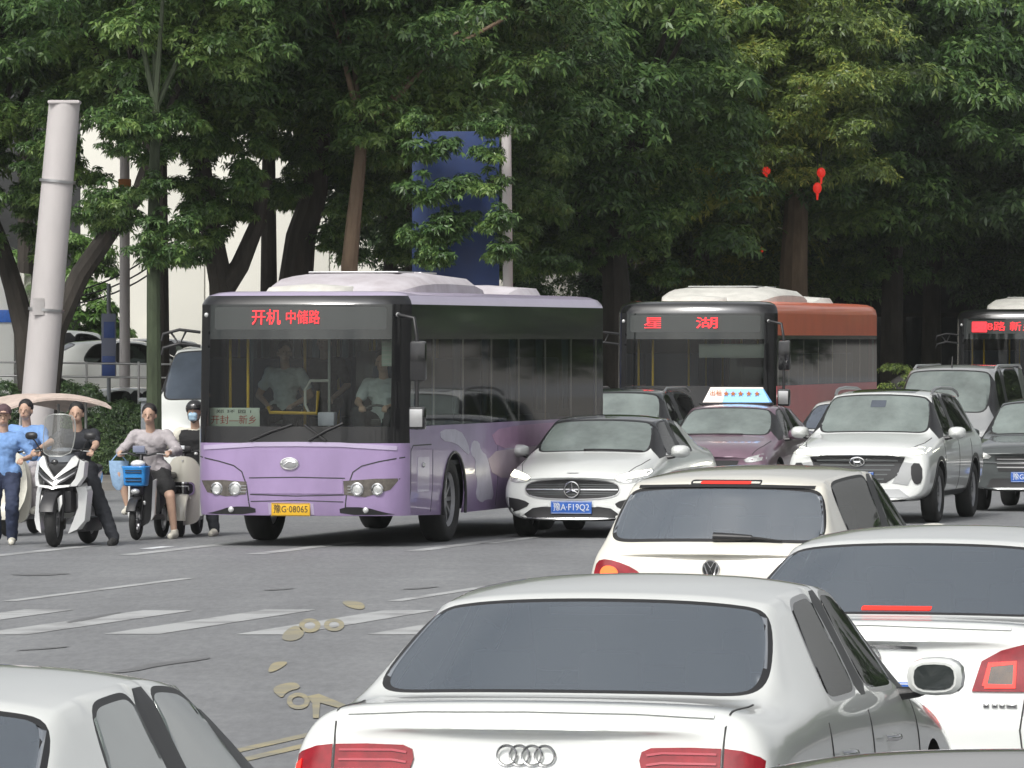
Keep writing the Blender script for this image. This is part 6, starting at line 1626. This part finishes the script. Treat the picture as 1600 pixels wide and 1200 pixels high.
# ---- cream scooter
def classic(loc, rz, label):
    r = empty("scooter", loc, rz, label, "scooter", SG)
    moto_wheel(r, .60, .215, .10, .10); moto_wheel(r, -.55, .215, .11)
    b = bmesh.new(); loft(b, [ring((0, .60 + .265 * math.cos(a), .23 + .265 * math.sin(a)), (1, 0, 0), (0, math.cos(a), math.sin(a)), .115, .030, 14, 2.4) for a in [math.radians(d) for d in range(-5, 171, 14)]]); fin("front_mudguard", b, "scooter_cream", r)
    out = smooth_poly([(-.22, .24), (-.14, .14), (.14, .14), (.22, .24), (.225, .66), (.19, .86), (.10, .97), (-.10, .97), (-.19, .86), (-.225, .66)], 2)
    fshell("leg_shield", out, .50, .42, .14, "scooter_cream", r, .05, .03, .5)
    fshell("light_frame", smooth_poly(rrect(-.15, .50, .15, .66, .05), 1), .535, .42, .14, "chrome", r, .03, .03, .5)
    h = fshell("light_panel", smooth_poly(rrect(-.135, .515, .135, .645, .045), 1), .545, .42, .14, "black_paint", r, .02, .03, .5)
    fshell("light_ring", stroke([(-.09, .56), (-.085, .61), (.085, .61), (.09, .56)], .014), .552, .42, .14, "clear_lens", h, .01, .03, .5)
    fshell("badge", [(-.015, .925), (.015, .925), (0, .90)], .51, .42, .14, "satin_metal", r, .01, .02, .5)
    tubeo("steering_column", [(0, .46, .55), (0, .34, 1.0)], .03, "black_trim", r); handlebar(r, 1.03, .34, .31)
    boxo("instrument", (0, .36, 1.06), (.18, .09, .06), "dark_plastic", r, .02); boxo("display", (.02, .41, 1.075), (.08, .01, .045), "white_letter", r, .004)
    for s in (-1, 1): ello("indicator", (s * .15, .36, 1.0), (.025, .02, .02), "clear_lens", r)
    boxo("footboard", (0, .10, .22), (.30, .5, .06), "dark_plastic", r, .02)
    b = bmesh.new(); loft(b, [ring((0, y, z), (1, 0, 0), (0, 0, 1), rx, rz_, 16, 2.6) for y, z, rx, rz_ in ((-.12, .40, .10, .14), (-.22, .46, .16, .20), (-.5, .50, .20, .18), (-.78, .58, .13, .12), (-.92, .62, .03, .03))]); fin("rear_body", b, "scooter_cream", r)
    b = bmesh.new(); loft(b, [ring((0, y, .72), (1, 0, 0), (0, 0, 1), rx, .05, 14, 3) for y, rx in ((-.08, .10), (-.16, .15), (-.5, .16), (-.8, .12))]); fin("seat", b, "black_trim", r)
    mirrors2(r, 1.24, .30, .38) if False else None
    return r
p = at(290, 530, 80.6); P3 = (p.x, 81.4); classic((P3[0], P3[1], 0), rzz + .10, "rounded cream scooter with a black light panel beside the purple bus")
person("rider with a black helmet, pale blue face mask and black vest on the cream scooter", (P3[0], P3[1], 0), rzz, (-.03, -.24, .82), .12, ((-.30, .20, 1.03), (.30, .20, 1.03)), ((-.36, .15, 0), (.30, .12, 0)), "jacket_cream", "trousers_dark", sleeve=1.7, leg=1.5, group=RG, helmet="helmet_black", mask="mask_blue", vest="vest_black", shoe="shoe_white", head_turn=.05)
# ---- scooter with cream weather sheet and the blue shirt walker
p = at(33, 530, 81.8); P4 = (p.x, 81.8); classic((P4[0], P4[1], 0), rzz, "scooter covered in front by a hanging cream weather sheet at the left edge")
sh_ = empty("weather_sheet", (P4[0], P4[1], 0), rzz, "cream padded weather sheet hanging over the front of the leftmost scooter", "cover")
shell("sheet", smooth_poly([(-.20, 1.02), (.20, 1.02), (.24, .80), (.22, .45), (.14, .26), (-.16, .26), (-.27, .50), (-.24, .80)], 1), lambda u, v: Vector((u, .60 + .16 * (1 - v) + .025 * math.sin(u * 26 + v * 7) - .8 * u * u, v)), (0, -.02, 0), "sheet_cream", sh_, .025)
ello("sheet_collar", (0, .50, 1.02), (.10, .09, .05), "shirt_white", sh_)
p = at(6, 530, 77.9)
person("person in light blue shirt, dark cap and navy trousers cut by the left edge", (p.x, 77.9, 0), rzz + .25, (0, 0, .86), .02, ((-.24, .28, 1.02), (.20, .30, 1.05)), ((-.10, .10, 0), (.10, -.05, 0)), "shirt_blue", "trousers_navy", sleeve=1.2, leg=1.5, group="people at the left edge", cap="cap_dark", knee_out=.05, sc=.97)
person("person sitting in grey trousers on the scooter with the cream sheet", (P4[0], P4[1], 0), rzz, (0, -.25, .84), .05, ((-.30, .20, 1.02), (.30, .20, 1.02)), ((-.22, .12, .26), (.22, .12, .26)), "shirt_blue", "shirt_grey", sleeve=1.3, leg=1.5, group="people at the left edge", shoe="shoe_white")
# ---- cargo tricycle with a canopy
tr = empty("cargo_tricycle", (at(62, 530, 87.5).x, 87.5, 0), rzz + .5, "dark cargo tricycle with a long beige canopy behind the left riders", "tricycle")
for s in (-1, 1): moto_wheel(tr, -.6, .26, .10, 0, s * .48)
moto_wheel(tr, 1.05, .26, .10)
boxo("cargo_bed", (0, -.55, .66), (1.1, 1.5, .45), "dark_plastic", tr, .03); boxo("bench", (0, .25, .70), (.9, .35, .2), "dark_plastic", tr, .05); boxo("front_shield", (0, .95, .75), (.6, .06, .7), "dark_plastic", tr, .03)
tubeo("fork", [(0, 1.05, .26), (0, .9, .95)], .03, "black_trim", tr); handlebar(tr, 1.02, .85, .34)
for sx, y in ((-.5, -1.2), (.5, -1.2), (-.42, .9), (.42, .9)): tubeo("canopy_post", [(sx, y, .7), (sx, y, 1.58)], .018, "grey_rail", tr)
b = bmesh.new()
for side_ in (0,):
    loft(b, [[(x, y, 1.66 - .12 * (x / .66) ** 2 + dz + .02 * math.sin(y * 6)) for x in np.linspace(-.66, .66, 12)] + [(x, y, 1.63 - .12 * (x / .66) ** 2 + dz + .02 * math.sin(y * 6)) for x in np.linspace(.66, -.66, 12)] for y, dz in ((-1.5, -.10), (-1.2, -.02), (-.6, .0), (0, -.02), (.6, .02), (1.0, .03), (1.35, -.05))])
fin("canopy", b, "canopy_beige", tr)
# truck behind the helmeted rider
r, bv, T, I = car("van", 4.6, .90, 2.30, (at(292, 530, 106).x - .10 + .72, 108.3, 0), ONC, "white van with pale blue windscreen between the helmeted rider and the bus", "white_paint", cat="van", name="white_van", ws="blue_grey_glass", sub=2)

# ---- people inside the purple bus
def in_bus(x, y, z): 
    v = Vector((x, h2p - y, z)); c, s = math.cos(-hb), math.sin(-hb)
    return (pb.location.x + c * v.x - s * v.y, pb.location.y + s * v.x + c * v.y, z)
h2p = 5.25
BGp = "people inside the purple bus"
person("driver in a white shirt behind the wheel of the purple bus", in_bus(-.72, 1.22, .62), -hb, (0, 0, .82), .06, ((-.16, .42, .98), (.16, .42, .98)), ((-.12, .55, .42), (.12, .55, .42)), "shirt_white", "trousers_dark", sleeve=.7, leg=1.5, group=BGp)
person("woman passenger in a white shirt near the front door of the purple bus", in_bus(.62, 1.75, .95), -hb, (0, 0, .60), .0, ((-.16, .20, .66), (.16, .20, .66)), ((-.10, .42, .0), (.10, .42, .0)), "shirt_white", "trousers_dark", sleeve=.6, leg=1.5, group=BGp, head_turn=.5)
person("dark clothed passenger behind the woman in the purple bus", in_bus(.34, 2.5, .95), -hb, (0, 0, .72), .0, ((-.18, .25, .75), (.18, .25, .75)), ((-.10, .32, .0), (.10, .32, .0)), "shirt_black", "trousers_dark", sleeve=.8, leg=1.5, group=BGp)

# ------------------------------------------------------------------ air
hz = boxo("haze", (10, 65, 14.5), (260, 330, 31), "cabin_dark", None, 0)  # thin volume added to lift dark tones, in place of a reflection veil
hm = bpy.data.materials.new("haze_air"); hm.use_nodes = True; hn = hm.node_tree; hn.nodes.clear()
ho = hn.nodes.new("ShaderNodeOutputMaterial"); hv = hn.nodes.new("ShaderNodeVolumePrincipled")
hv.inputs["Color"].default_value = (.86, .90, .88, 1); hv.inputs["Density"].default_value = .0002; hv.inputs["Anisotropy"].default_value = .2
hn.links.new(hv.outputs[0], ho.inputs["Volume"]); hz.data.materials.clear(); hz.data.materials.append(hm); hz["kind"] = "stuff"
hz.location = (0, 0, 0)
